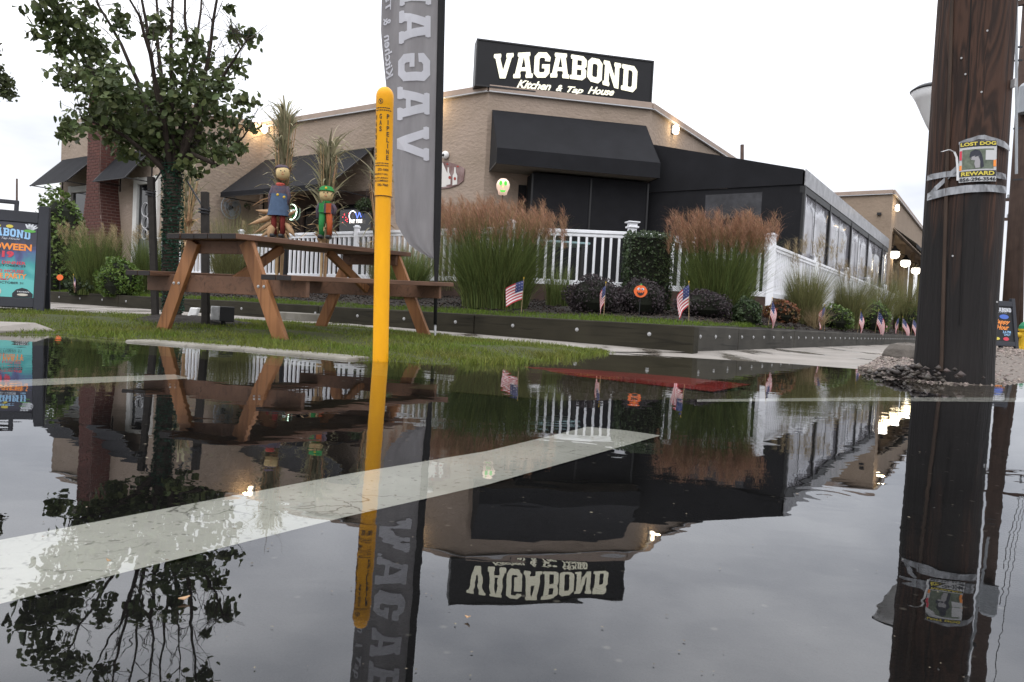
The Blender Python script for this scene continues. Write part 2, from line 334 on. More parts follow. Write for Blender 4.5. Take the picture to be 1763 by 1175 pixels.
def pole_wood():
    m, n, b = newmat('pole_wood'); N = n.nodes.new; L = n.links.new
    t = N('ShaderNodeTexCoord'); mp_ = N('ShaderNodeMapping'); mp_.inputs['Scale'].default_value = (6, 6, .55); L(t.outputs['Object'], mp_.inputs[0])
    a = N('ShaderNodeTexNoise'); a.inputs['Scale'].default_value = 1.4; a.inputs['Detail'].default_value = 3; a.inputs['Distortion'].default_value = .8; L(mp_.outputs[0], a.inputs[0])
    k = N('ShaderNodeMath'); k.operation = 'MULTIPLY'; k.inputs[1].default_value = 42; L(a.outputs[0], k.inputs[0])
    s = N('ShaderNodeMath'); s.operation = 'SINE'; L(k.outputs[0], s.inputs[0])
    ring = N('ShaderNodeMapRange'); ring.inputs[1].default_value = -1; ring.inputs[2].default_value = 1; L(s.outputs[0], ring.inputs[0])
    mp2 = N('ShaderNodeMapping'); mp2.inputs['Scale'].default_value = (60, 60, 1.4); L(t.outputs['Object'], mp2.inputs[0])
    fib = N('ShaderNodeTexNoise'); fib.inputs['Scale'].default_value = 1; fib.inputs['Detail'].default_value = 4; L(mp2.outputs[0], fib.inputs[0])
    c1 = N('ShaderNodeMix'); c1.data_type = 'RGBA'; c1.inputs[6].default_value = (.026, .017, .014, 1); c1.inputs[7].default_value = (.062, .034, .024, 1); L(ring.outputs[0], c1.inputs[0])
    c2 = N('ShaderNodeMix'); c2.data_type = 'RGBA'; c2.inputs[6].default_value = (.0095, .0088, .0088, 1); c2.inputs[7].default_value = (.022, .0195, .019, 1); L(fib.outputs[0], c2.inputs[0])
    # creosote blackening: patchy, and bleeding up from the butt of the pole
    sx = N('ShaderNodeSeparateXYZ'); L(t.outputs['Object'], sx.inputs[0])
    mp3 = N('ShaderNodeMapping'); mp3.inputs['Scale'].default_value = (4.5, 4.5, .8); L(t.outputs['Object'], mp3.inputs[0])
    pn = N('ShaderNodeTexNoise'); pn.inputs['Scale'].default_value = 1.1; pn.inputs['Detail'].default_value = 4; L(mp3.outputs[0], pn.inputs[0])
    hh = N('ShaderNodeMath'); hh.operation = 'MULTIPLY_ADD'; hh.inputs[1].default_value = .30; hh.inputs[2].default_value = -.30; L(sx.outputs[2], hh.inputs[0])
    ad = N('ShaderNodeMath'); ad.operation = 'ADD'; L(pn.outputs[0], ad.inputs[0]); L(hh.outputs[0], ad.inputs[1])
    mr = N('ShaderNodeMapRange'); mr.inputs[1].default_value = .44; mr.inputs[2].default_value = .62; L(ad.outputs[0], mr.inputs[0])
    cl = N('ShaderNodeMix'); cl.data_type = 'RGBA'; L(mr.outputs[0], cl.inputs[0]); L(c2.outputs[2], cl.inputs[6]); L(c1.outputs[2], cl.inputs[7]); L(cl.outputs[2], b.inputs['Base Color'])
    b.inputs['Roughness'].default_value = .78; b.inputs['Specular IOR Level'].default_value = .18
    sm = N('ShaderNodeMath'); sm.operation = 'MULTIPLY_ADD'; sm.inputs[1].default_value = .35; L(ring.outputs[0], sm.inputs[0]); L(fib.outputs[0], sm.inputs[2])
    bp = N('ShaderNodeBump'); bp.inputs['Strength'].default_value = .8; bp.inputs['Distance'].default_value = .010; L(sm.outputs[0], bp.inputs['Height']); L(bp.outputs[0], b.inputs['Normal'])
    return m
M['pole_wood'] = pole_wood()

def water_mat():
    m = bpy.data.materials.new('water'); m.use_nodes = True; n = m.node_tree; n.nodes.clear(); N = n.nodes.new; L = n.links.new
    o = N('ShaderNodeOutputMaterial'); t = N('ShaderNodeTexCoord')
    def noise(sc, scale, det, dist=0):
        mp_ = N('ShaderNodeMapping'); mp_.inputs['Scale'].default_value = sc; mp_.inputs['Rotation'].default_value = (0, 0, R(12)); L(t.outputs['Object'], mp_.inputs[0])
        x = N('ShaderNodeTexNoise'); x.inputs['Scale'].default_value = scale; x.inputs['Detail'].default_value = det; x.inputs['Distortion'].default_value = dist; L(mp_.outputs[0], x.inputs[0]); return x.outputs[0]
    a = noise((1, 1.5, 1), 3.2, 1, .4); b_ = noise((1, 1.7, 1), 11.5, 1, .3)
    s = N('ShaderNodeMath'); s.operation = 'MULTIPLY_ADD'; s.inputs[1].default_value = .27; L(b_, s.inputs[0]); L(a, s.inputs[2])
    bp = N('ShaderNodeBump'); bp.inputs['Strength'].default_value = 1; bp.inputs['Distance'].default_value = .0006
    ctr = Z(1425, 856, 0); vd = N('ShaderNodeVectorMath'); vd.operation = 'DISTANCE'; vd.inputs[1].default_value = ctr; L(t.outputs['Object'], vd.inputs[0])      # one raindrop ring
    k = N('ShaderNodeMath'); k.operation = 'MULTIPLY'; k.inputs[1].default_value = 190; L(vd.outputs['Value'], k.inputs[0]); sn = N('ShaderNodeMath'); sn.operation = 'SINE'; L(k.outputs[0], sn.inputs[0])
    fo = N('ShaderNodeMapRange'); fo.inputs[1].default_value = .03; fo.inputs[2].default_value = .10; fo.inputs[3].default_value = .07; fo.inputs[4].default_value = 0; L(vd.outputs['Value'], fo.inputs[0])
    rm = N('ShaderNodeMath'); rm.operation = 'MULTIPLY_ADD'; L(sn.outputs[0], rm.inputs[0]); L(fo.outputs[0], rm.inputs[1]); L(s.outputs[0], rm.inputs[2]); L(rm.outputs[0], bp.inputs['Height'])
    fr = N('ShaderNodeFresnel'); fr.inputs['IOR'].default_value = 1.5; L(bp.outputs[0], fr.inputs['Normal'])
    gl = N('ShaderNodeBsdfGlossy'); gl.inputs['Roughness'].default_value = .008; gl.inputs['Color'].default_value = (.97, .98, 1, 1); L(bp.outputs[0], gl.inputs['Normal'])
    tr = N('ShaderNodeBsdfTransparent'); tr.inputs['Color'].default_value = (.875, .87, .815, 1)
    mx_ = N('ShaderNodeMixShader'); L(fr.outputs[0], mx_.inputs[0]); L(tr.outputs[0], mx_.inputs[1]); L(gl.outputs[0], mx_.inputs[2]); L(mx_.outputs[0], o.inputs[0])
    return m
M['water'] = water_mat()

# ---------------------------------------------------------------- foliage helpers
U = rng.uniform
def basis(n):
    n = n / np.linalg.norm(n, axis=1, keepdims=True)
    a = np.where(np.abs(n[:, 2:3]) < .9, np.array([[0, 0, 1.]]), np.array([[1., 0, 0]]))
    x = np.cross(n, a); x /= np.linalg.norm(x, axis=1, keepdims=True); y = np.cross(n, x); return n, x, y
def leaves(c, size, out=None, droop=0.3):     # c (n,3) -> folded diamond leaves
    n = len(c); nr = rng.normal(size=(n, 3))
    if out is not None: nr = nr * .8 + out * .7
    nr[:, 2] += droop
    nr, x, y = basis(nr)
    th = rng.uniform(0, 2 * np.pi, (n, 1)); d = x * np.cos(th) + y * np.sin(th); e = np.cross(nr, d)
    s = size * rng.uniform(.65, 1.25, (n, 1))
    w_ = U(.8, 1.15, (n, 1))
    P_ = [c - d * s * .5, c - d * s * .22 + e * s * .30 * w_ + nr * s * .09, c + d * s * .20 + e * s * .30 * w_ + nr * s * .07, c + d * s * .58 - nr * s * .10, c + d * s * .20 - e * s * .30 * w_ + nr * s * .07, c - d * s * .22 - e * s * .30 * w_ + nr * s * .09]
    v = np.stack(P_, 1).reshape(-1, 3); i = np.arange(n) * 6
    f = np.concatenate([np.stack([i, i + 1, i + 2, i + 3], 1), np.stack([i, i + 3, i + 4, i + 5], 1)]); return v, f
def cloud(c, rad, n, shell=.55):
    d = rng.normal(size=(n, 3)); d /= np.linalg.norm(d, axis=1, keepdims=True)
    r = (shell + (1 - shell) * rng.uniform(0, 1, (n, 1)) ** .6) * (1 + .12 * np.sin(5 * d[:, :1] + 3 * d[:, 2:3]) + .1 * np.sin(9 * d[:, 1:2] + 4 * d[:, :1]))
    return np.array(c) + d * r * np.array(rad), d
def blades(base, az, L, lean, droop, width, seg=4):
    n = len(base); t = np.linspace(0, 1, seg + 1)
    hx = lean[:, None] * L[:, None] * t[None] ** 1.7
    hz = L[:, None] * (t[None] - droop[:, None] * t[None] ** 2.6)
    dirv = np.stack([np.cos(az), np.sin(az), np.zeros(n)], 1); side = np.stack([-np.sin(az), np.cos(az), np.zeros(n)], 1)
    tw = rng.uniform(0, np.pi, n); side = side * np.cos(tw)[:, None] + dirv * np.sin(tw)[:, None]
    c = base[:, None, :] + dirv[:, None, :] * hx[:, :, None] + np.array([0, 0, 1.])[None, None] * hz[:, :, None]
    wv = width[:, None] * (1 - t[None] ** 1.5 * .92) * .5
    l = c - side[:, None] * wv[:, :, None]; r = c + side[:, None] * wv[:, :, None]
    v = np.stack([l, r], 2).reshape(n, (seg + 1) * 2, 3); k = (seg + 1) * 2; b0 = (np.arange(n) * k)[:, None]
    f = np.concatenate([np.stack([b0[:, 0] + 2 * s, b0[:, 0] + 2 * s + 1, b0[:, 0] + 2 * s + 3, b0[:, 0] + 2 * s + 2], 1) for s in range(seg)])
    return v.reshape(-1, 3), f, c[:, -1]

# ---------------------------------------------------------------- text helpers
_tc = {}
def text2d(s, bold=.0, shear=0.0, space=1.0):
    key = (s, bold, shear, space)
    if key in _tc: return _tc[key]
    cu = bpy.data.curves.new('t', 'FONT'); cu.body = s; cu.size = 1; cu.offset = bold; cu.shear = shear; cu.space_character = space; cu.resolution_u = 3
    ob = bpy.data.objects.new('t', cu); col.objects.link(ob)
    dg = bpy.context.evaluated_depsgraph_get(); me = bpy.data.meshes.new_from_object(ob.evaluated_get(dg))
    vs = [(v.co.x, v.co.y) for v in me.vertices]; fs = [tuple(p.vertices) for p in me.polygons]
    bpy.data.objects.remove(ob); bpy.data.curves.remove(cu); bpy.data.meshes.remove(me)
    if not vs: vs = [(0, 0)]
    x0 = min(v[0] for v in vs); x1 = max(v[0] for v in vs); y0 = min(v[1] for v in vs); y1 = max(v[1] for v in vs)
    r = ([((v[0] - x0) / max(1e-6, x1 - x0), (v[1] - y0) / max(1e-6, y1 - y0)) for v in vs], fs); _tc[key] = r; return r
def put(mb, s, x0, y0, x1, y1, fn, bold=0.0, shear=0.0, space=1.0, mi=0):
    vs, fs = text2d(s, bold, shear, space)
    mb.add([fn(x0 + (x1 - x0) * a, y0 + (y1 - y0) * b) for a, b in vs], fs, mi)
def slab(ch):        # varsity slab letters in a 0..w x 0..1 cell: (width, [outer, hole...])
    t = .23; c = .17; s = .07; k = .17
    if ch == 'O':
        w_ = .70; o = lambda i, c_: [(i + c_, i), (w_ - i - c_, i), (w_ - i, i + c_), (w_ - i, 1 - i - c_), (w_ - i - c_, 1 - i), (i + c_, 1 - i), (i, 1 - i - c_), (i, i + c_)]
        return w_, [o(0, c), o(t, .05)]
    if ch == 'D':
        w_ = .74; return w_, [[(0, 0), (w_ - c, 0), (w_, c), (w_, 1 - c), (w_ - c, 1), (0, 1), (-.02, 1 - k / 2), (0, 1 - k), (s, 1 - k), (s, k), (0, k), (-.02, k / 2)],
                           [(s + t, t * .8), (w_ - t - .05, t * .8), (w_ - t, t + .03), (w_ - t, 1 - t - .03), (w_ - t - .05, 1 - t * .8), (s + t, 1 - t * .8)]]
    if ch == 'B':
        w_ = .74; return w_, [[(0, 0), (w_ - c, 0), (w_, c * .8), (w_, .42), (w_ - .08, .5), (w_, .58), (w_, 1 - c * .8), (w_ - c, 1), (0, 1), (-.02, 1 - k / 2), (0, 1 - k), (s, 1 - k), (s, k), (0, k), (-.02, k / 2)],
                           [(s + t, .19), (w_ - t, .19), (w_ - t, .42), (s + t, .42)], [(s + t, .60), (w_ - t, .60), (w_ - t, .81), (s + t, .81)]]
    if ch == 'G':
        w_ = .72; return w_, [[(w_ - t, .66), (w_, .64), (w_ + .02, .8), (w_, 1 - c), (w_ - c, 1), (c, 1), (0, 1 - c), (0, c), (c, 0), (w_ - c, 0), (w_, c), (w_, .53), (w_ * .5, .53), (w_ * .5, .37), (w_ - t, .37), (w_ - t, t + .02), (w_ - t - .05, t - .02), (t + .05, t - .02), (t, t + .03), (t, 1 - t - .03), (t + .05, 1 - t + .02), (w_ - t - .05, 1 - t + .02), (w_ - t, 1 - t - .03)]]
    if ch == 'A':
        w_ = .86; return w_, [[(0, 0), (.30, 0), (.32, k / 2), (.30, k), (.285, k), (.31, .27), (.55, .27), (.575, k), (.56, k), (.54, k / 2), (.56, 0), (.86, 0), (.88, k / 2), (.86, k), (.80, k), (.66, .84), (.70, .84), (.72, .92), (.70, 1), (.16, 1), (.14, .92), (.16, .84), (.20, .84), (.06, k), (0, k), (-.02, k / 2)],
                           [(.34, .42), (.52, .42), (.44, .80), (.42, .80)]]
    if ch == 'V':
        w_ = .86; return w_, [[(.30, 0), (.56, 0), (.80, 1 - k), (.86, 1 - k), (.88, 1 - k / 2), (.86, 1), (.56, 1), (.54, 1 - k / 2), (.56, 1 - k), (.585, 1 - k), (.43, .33), (.275, 1 - k), (.30, 1 - k), (.32, 1 - k / 2), (.30, 1), (0, 1), (-.02, 1 - k / 2), (0, 1 - k), (.06, 1 - k)]]
    if ch == 'N':
        w_ = .84; return w_, [[(0, 0), (.30, 0), (.32, k / 2), (.30, k), (.27, k), (.27, .60), (.56, 0), (.76, 0), (.76, 1 - k), (.82, 1 - k), (.84, 1 - k / 2), (.82, 1), (.52, 1), (.50, 1 - k / 2), (.52, 1 - k), (.55, 1 - k), (.55, .42), (.27, 1), (0, 1), (-.02, 1 - k / 2), (0, 1 - k), (.06, 1 - k), (.06, k), (0, k), (-.02, k / 2)]]
def put_slab(mb, word, x0, x1, y0f, y1f, fn, gap=.10, mi=0):   # y0f/y1f: functions of x in 0..1 (arched wordmarks)
    tot = sum(slab(c)[0] for c in word) + gap * (len(word) - 1); x = 0
    for ch in word:
        w_, loops = slab(ch)
        def g(a, b, x=x):
            u = (x + a) / tot; yy = y0f(u) + (y1f(u) - y0f(u)) * b
            return fn(x0 + (x1 - x0) * u, yy)
        mb.tess(loops, g, mi); x += w_ + gap

# ================================================================ SETTING: road, water, verge, pavement, beds
def xy(p): return (p.x, p.y, p.z)
def ribbon(A, B, sub, nv, bump=None):
    vs = []; fs = []; A = [V(a) for a in A]; B = [V(b) for b in B]; rows = []
    for i in range(len(A) - 1):
        for k in range(sub): rows.append((A[i].lerp(A[i + 1], k / sub), B[i].lerp(B[i + 1], k / sub)))
    rows.append((A[-1], B[-1]))
    for a, b in rows:
        for j in range(nv + 1):
            p = a.lerp(b, j / nv)
            if bump: p = p + V((0, 0, bump(p, j / nv)))
            vs.append(p)
    for i in range(len(rows) - 1):
        for j in range(nv):
            q = i * (nv + 1) + j; fs.append((q, q + nv + 1, q + nv + 2, q + 1))
    return vs, fs, rows
def sheet(name, A, B, sub, nv, m, kind='structure', bump=None, smooth=True):
    vs, fs, rows = ribbon(A, B, sub, nv, bump); mb = MB(); mb.add(vs, fs); o = mb.build(name, m, smooth=smooth)
    return tag(o, kind=kind), vs, rows
mb = MB()
for i in range(-6, 6):
    for j in range(-6, 6): mb.quad((i * 100, j * 100, -.05), (i * 100 + 100, j * 100, -.05), (i * 100 + 100, j * 100 + 100, -.05), (i * 100, j * 100 + 100, -.05))
tag(mb.build('road', M['asphalt']), kind='structure')
mb = MB(); N_ = 24
mb.quad((-26, -9, 0), (12, -9, 0), (12, 13, 0), (-26, 13, 0))
tag(mb.build('water', M['water']), kind='structure')

K = Z(1180, 606, .03)
def TL(s, z=None):
    p = K + UL * s; p.z = .03 + .035 * min(1, s / 4) if z is None else z; return p
def TR(s, z=None):
    p = K + UR * s; p.z = .03 if z is None else z; return p
TOPZ = .262
W = [V((-24, 11.6, 0)), Z(0, 577), Z(105, 577), Z(235, 588), Z(440, 603), Z(640, 621), Z(760, 628), Z(880, 626), Z(980, 614), Z(1037, 606)]
Sx = [V((-24, 24, .07)), Z(0, 531, .07), Z(105, 536, .07), Z(235, 542, .07), Z(440, 551, .065), Z(640, 565, .06), Z(760, 577, .05), Z(880, 588, .045), Z(980, 598, .03), Z(1037, 606)]
def vb(p, t): return .018 * math.sin(math.pi * t) * (1 + math.sin(p.x * 3) * .5 + math.sin(p.y * 4 + p.x) * .5)
verge, vv, vrows = sheet('grass_verge_ground', W, Sx, 6, 10, M['soil'], bump=vb)
sk_ = [w_ + V((.1, -.35, -.06)) for w_ in W]
sheet('verge_edge', sk_, [w_.copy() for w_ in W], 6, 2, M['soil'])
# kerb
kw = [Z(-60, 573), Z(60, 577), Z(150, 581), Z(235, 588), Z(340, 595.5), Z(440, 603), Z(540, 612), Z(620, 619.5)]
mb = MB()
for a, b in zip(kw[:-1], kw[1:]):
    d = (b - a).normalized(); n_ = V((-d.y, d.x, 0))
    a2 = a.lerp(b, .01); b2 = a.lerp(b, .99)
    zt = lambda p: .012 if p.x > -2.4 else -.004
    pts = [a2 - n_ * .10, b2 - n_ * .10, b2 + n_ * .10, a2 + n_ * .10]
    mb.prism([V((p.x, p.y, -.06)) for p in pts], (0, 0, .06 + zt(a)))
tag(mb.build('kerb', M['kerbstone'], bevel=.012), kind='structure')
# pavement along the timber edging and round the corner, with its sunken ramp
tl = [TL(27), TL(14.5), TL(12.2), TL(9.6), TL(6.6), TL(4.0), TL(2.7), TL(1.6), TL(.7), TL(0)]
def cb(p, t): return .0025 * math.sin(p.x * 5 + p.y * 3)
sheet('pavement', Sx, tl, 4, 4, M['concrete'])
E1 = [Z(1037, 606), Z(1200, 617), Z(1350, 626), Z(1480, 636), Z(1515, 615, .03), Z(1560, 600, .03), TR(17) - UL * 1.8, TR(60) - UL * 1.8]
B1 = [TR(0), TR(.3), TR(1.0), TR(2.2), TR(4.5), TR(9.5), TR(17), TR(60)]
sheet('pavement', E1, B1, 5, 5, M['concrete'], bump=lambda p, t: -.012 * math.sin(math.pi * t) * (0.5 + .5 * math.sin(p.x * 2.3)))
ap_in = [Z(880, 627), Z(1037, 606), Z(1200, 617), Z(1350, 626), Z(1480, 636)]
ap_out = [Z(700, 668, -.046), Z(960, 690, -.046), Z(1180, 688, -.046), Z(1400, 686, -.046), Z(1560, 684, -.046)]
sheet('ramp', ap_out, [p + V((0, .01, 0)) for p in ap_in], 5, 6, M['wet_concrete'])
# gravel by the pole
FG = TR(17) - UL * 1.8
A2 = [Z(1480, 637), Z(1540, 651), Z(1612, 661), Z(1700, 664), Z(1775, 659), V((5.8, 6.4, 0)), V((15, 18.5, .08)), V((48, 66, .1))]
B2 = [Z(1480, 636), Z(1495, 627, .02), Z(1515, 615, .03), Z(1535, 608, .03), Z(1560, 600, .03), TR(11.5, .1) - UL * 1.8, TR(17, .1) - UL * 1.8, TR(60, .1) - UL * 1.8]
def gb(p, t): return .035 * math.sin(math.pi * min(1, t * 1.6)) * (.7 + .3 * math.sin(p.x * 5)) * (1 if p.y < 12 else .3) + (.03 * math.sin(7 * p.x + 3 * p.y) * math.sin(5 * p.y) if 0 < t < 1 else 0)
gravel, gv, grows = sheet('gravel', A2, B2, 5, 8, M['gravelbed'], bump=gb)
sheet('gravel_edge', [p + V((-.05, -.45, -.06)) for p in A2[:6]], [p.copy() for p in A2[:6]], 3, 1, M['gravelbed'])
# painted lines and red tactile strip under the water (4 mm steps above the road)
def stripe(name, pts, z, m, label, sub=1):
    mb = MB(); mb.poly([Z(x, y, z) for x, y in pts]); o = mb.build(name, m); tag(o, label, 'road marking'); return o
s0 = stripe('painted_line', [(-160, 1088), (0, 1040), (300, 964), (600, 889), (838, 835), (1138, 750), (1075, 741), (1012, 735), (838, 777), (600, 816), (300, 873), (0, 930), (-160, 962)], -.046, M['paint'], 'wide cracked white line under the water, running out from the yellow post reflection')
stripe('painted_line', [(-200, 672), (0, 667), (330, 652), (300, 645), (0, 655), (-200, 662)], -.046, M['paint'], 'narrow white line under the water in front of the picnic table')
stripe('painted_line', [(1200, 692), (1500, 690.5), (1960, 694), (1960, 685), (1500, 684.5), (1200, 688)], -.042, M['paint'], 'pale line under the water in front of the utility pole')
def strip_red():
    A = [(862, 637), (1000, 649), (1120, 662), (1228, 674)]; B = [(905, 631.5), (1030, 638), (1170, 649), (1292, 662)]
    mb = MB(); f = lambda p, k: Z(p[0], p[1], -.014 - .020 * k)
    for i in range(3): mb.quad(f(A[i], .9), f(A[i + 1], .9), f(B[i + 1], .0), f(B[i], .0))
    o = mb.build('tactile_strip', M['redpaint'], solid=.004); tag(o, 'red tactile paving strip just under the water at the pavement ramp', 'paving strip')
strip_red()

# planting bed behind the timber edging, patio slab behind it
FB = Z(880, 391, 1.6); FC = Z(1088, 400, 1.6); F0 = Z(1327, 420, 1.6)
for p in (FB, FC, F0): p.z = 0
offL = (FB - K).dot(UR); offR = (F0 - K).dot(UL)
def flat_(p, z): return V((p.x, p.y, z))
TZ = TOPZ - .03
Ab = [TL(27, TZ), TL(9, TZ), TL((FB - K).dot(UL), TZ), TL(2.4, TZ), TL(1.0, TZ), TL(.1, TZ), TR(2.5, TZ), TR((F0 - K).dot(UR), TZ), TR(30, TZ)]
Bb = [flat_(TL(27) + UR * offL, .52), flat_(TL(9) + UR * offL, .52), flat_(FB, .52), flat_(FC, .52), flat_(FC.lerp(F0, .5), .52), flat_(FC.lerp(F0, .85), .5), flat_(F0 - UR * .15, .46), flat_(F0, .46), flat_(TR(30) + UL * offR, .46)]
bed, bv, brows = sheet('planting_bed_ground', Ab, Bb, 5, 8, M['mulch'], bump=lambda p, t: .015 * math.sin(p.x * 6) * math.sin(p.y * 5) * (1 if .05 < t < .95 else 0))
PZ = .62
mb = MB(); pp = [TL(27) + UR * (offL + .06), FB + UR * .06, FC + V((0, .06, 0)), F0 + V((-.03, .07, 0)), TR(30) + UL * (offR + .06), TR(30) + UL * 22, TL(27) + UR * 30]
mb.prism([flat_(p, .30) for p in pp], (0, 0, PZ - .30)); tag(mb.build('patio', M['patio'], fixn=True), kind='structure')

# ---------------------------------------------------------------- timber edging: single sleepers with bolts
def edging(fn, u, n_out, segs, m, label, sp):
    root = thing('timber_edging', label, 'edging', fn(0))
    for s0_, s1_ in segs:
        a = flat_(fn(s0_ + .004), 0) - n_out * .07; b = flat_(fn(s1_ - .004), 0) - n_out * .07
        jz = random.uniform(-.004, .004)
        mb = MB()
        pa = [a + n_out * .07, b + n_out * .07, b - n_out * .07, a - n_out * .07]
        mb.prism([flat_(p, -.02) for p in pa], (0, 0, TOPZ + .02 + jz))
        mb.build('sleeper', m, root, bevel=.012)
    bolt = None; s = .35
    while s < segs[-1][1]:
        p = fn(s); p.z = .165
        if bolt is None:
            bm_ = MB(); bm_.lathe([(.019, 0), (.019, .004), (.010, .005), (.010, .011), (.004, .013)], p, 8, ax=n_out); bolt = bm_.build('bolt', M['bolt'], root, org=p)
        else: share(bolt, root, p - fn(0))
        s += sp
    return root
edging(lambda s: TL(s, 0), UL, -UR, [(-.07, 2.35), (2.35, 4.8), (4.8, 7.2), (7.2, 9.6), (9.6, 12), (12, 14.4), (14.4, 16.8)], M['timber'], 'dark timber edging with bolt heads between the pavement and the lawn, facing the street tree', .75)
edging(lambda s: TR(s, 0), UR, -UL, [(.075, 1.5), (1.5, 3.9), (3.9, 6.3), (6.3, 8.7), (8.7, 11.1), (11.1, 13.5), (13.5, 16), (16, 20), (20, 26)], M['timber_r'], 'grey weathered timber edging below the row of small flags, running toward the rear building', .42)

# ---------------------------------------------------------------- grass (nobody could count it)
def scatter(rows, n, t0, t1, dens=None, lim=None):
    A = np.array([[*a] for a, b in rows]); B = np.array([[*b] for a, b in rows]); seg = len(rows) - 1
    lens = np.linalg.norm(A[1:] - A[:-1], axis=1) + np.linalg.norm(B[1:] - B[:-1], axis=1); dep = np.linalg.norm(B - A, axis=1); ar = lens * (dep[1:] + dep[:-1])
    if lim: ar = ar * np.array([lim(a) for a, b in rows[:-1]])
    i = rng.choice(seg, n, p=ar / ar.sum()); f = rng.uniform(0, 1, (n, 1)); t = rng.uniform(t0, t1, (n, 1))
    a = A[i] * (1 - f) + A[i + 1] * f; b = B[i] * (1 - f) + B[i + 1] * f
    return a * (1 - t) + b * t, t[:, 0]
def grass(name, base, Lm, label_m, wd=.004, lean=.5):
    n = len(base); pat = .75 + .35 * np.sin(base[:, 0] * 4.1 + 1.3 * np.sin(base[:, 1] * 3.3)) * np.sin(base[:, 1] * 5.2 + base[:, 0] * 1.7) + .2 * np.sin(base[:, 0] * 13 + base[:, 1] * 9); v, f, _ = blades(base, U(0, 6.28, n), Lm * np.clip(pat, .3, 1.3) * U(.55, 1.3, n), U(.1, lean, n), U(0, .25, n), wd * U(.7, 1.3, n), 2)
    o = npmesh(name, v, f, label_m); return tag(o, kind='stuff')
vrows2 = [(a, b) for a, b in vrows]
p_, t_ = scatter(vrows2, 85000, 0, 1, lim=lambda a: 1 if a.x > -6 else .12)
p_[:, 2] += .018 * np.sin(np.pi * t_) - .004
tag(grass('verge_grass', p_, .036, M['grassblade'], .0055, .8), 'short damp grass on the verge around the picnic table', 'grass')
p_, t_ = scatter(vrows2, 9000, 0, .22, lim=lambda a: 1 if a.x > -2.4 else .3)
p_[:, 1] -= np.abs(rng.normal(0, .05, len(p_))) * (t_ < .1)
tag(grass('verge_grass', p_ - np.array([0, 0, .010]), .07, M['grassblade'], .005, 1.1), 'longer grass along the water edge of the verge', 'grass')
def lawn_lim(a):
    s = (a - K).dot(UR); return 1 if s < 3.8 else 0
p_, t_ = scatter(brows, 42000, .0, .24, lim=lawn_lim)
sR = (p_ - np.array(K)) @ np.array(UR); sL = (p_ - np.array(K)) @ np.array(UL)
keep = (sL > .16 - .0 * sR) & (sL > .15) & (sR > .15); p_ = p_[keep]
tag(grass('bed_lawn', p_, .05, M['lawn'], .0055, .7), 'bright green lawn strip behind the timber edging', 'grass')

nt_ = 2600; tpar = rng.uniform(0, 1, nt_) ** .6; wp = np.array([[*p] for p in W[6:10]]); idx = tpar * 3; i0 = np.clip(idx.astype(int), 0, 2); fr_ = (idx - i0)[:, None]; p_ = wp[i0] * (1 - fr_) + wp[i0 + 1] * fr_
p_ = p_ + np.stack([rng.normal(0, .05, nt_), rng.normal(.03, .05, nt_), np.full(nt_, -.004)], 1); tag(grass('verge_grass', p_, .065, M['grassblade'], .006, 1.0), 'ragged grass fringe at the rounded tip of the verge', 'grass')
# loose stones of the gravel
def stones(name, pts, size, m, label):
    n = len(pts); base = np.array([[1, 0, 0], [-1, 0, 0], [0, 1, 0], [0, -1, 0], [0, 0, 1], [0, 0, -1.]]); fs = np.array([[0, 2, 4], [2, 1, 4], [1, 3, 4], [3, 0, 4], [2, 0, 5], [1, 2, 5], [3, 1, 5], [0, 3, 5]])
    sc = size[:, None, None] * U(.6, 1.2, (n, 6, 1)) * np.array([1, .8, .6])[None, None]
    th = U(0, 6.28, n); c, s = np.cos(th), np.sin(th); b = base[None] * sc
    x = b[:, :, 0] * c[:, None] - b[:, :, 1] * s[:, None]; y = b[:, :, 0] * s[:, None] + b[:, :, 1] * c[:, None]
    v = np.stack([x, y, b[:, :, 2]], 2) + pts[:, None]; f = (fs[None] + (np.arange(n) * 6)[:, None, None]).reshape(-1, 3)
    return tag(npmesh(name, v.reshape(-1, 3), f, m), label, 'gravel', kind='stuff')
M['stone'] = mat('stone', (.21, .175, .15), .85, .3, 20, island=.6)
bp_, bt_ = scatter(brows, 9000, .2, .98); stones('mulch_chips', bp_ + np.array([0, 0, .01]), U(.012, .03, 9000), mat('chip', (.035, .026, .02), .95, .3, 20, island=.7), 'dark wood chip mulch across the planting bed')
gpts = np.array([[*v] for v in gv]).reshape(len(grows), 9, 3)
def sc_grid(g, n, imax):
    i = rng.integers(0, imax, n); j = rng.integers(0, 8, n); a = U(0, 1, (n, 1)); b = U(0, 1, (n, 1))
    return (g[i, j] * (1 - a) + g[i + 1, j] * a) * (1 - b) + (g[i, j + 1] * (1 - a) + g[i + 1, j + 1] * a) * b
stones('loose_stones', sc_grid(gpts, 5200, 25), U(.008, .026, 5200), M['stone'], 'loose brown and grey gravel around the utility pole')
far = sc_grid(gpts[25:], 2500, 5); stones('loose_stones', far, U(.02, .05, 2500), M['stone'], 'gravel strip running back past the sandwich board')
# wet rubble heaped against the pole butt
PB = Z(1642, 658, 0.0)
n = 190; a = rng.normal(3.1, .55, n); rr = .22 + np.abs(rng.normal(0, .15, n)); pz = np.clip(.10 - (rr - .22) * .25, 0, .1) * U(.2, 1, n)
M['wetstone'] = mat('wetstone', (.06, .05, .043), .45, .4, 20, island=.7)
stones('loose_stones', np.stack([PB.x + rr * np.cos(a), PB.y + rr * np.sin(a) * .9, pz + .0], 1), U(.006, .034, n), M['wetstone'], 'dark wet rubble heaped against the foot of the utility pole')

# ================================================================ RESTAURANT BUILDING
HT = 4.86
CL = Z(842, 147, HT); CR = Z(1122, 178, HT)
def gnd(p, z=0): return V((p.x, p.y, z))
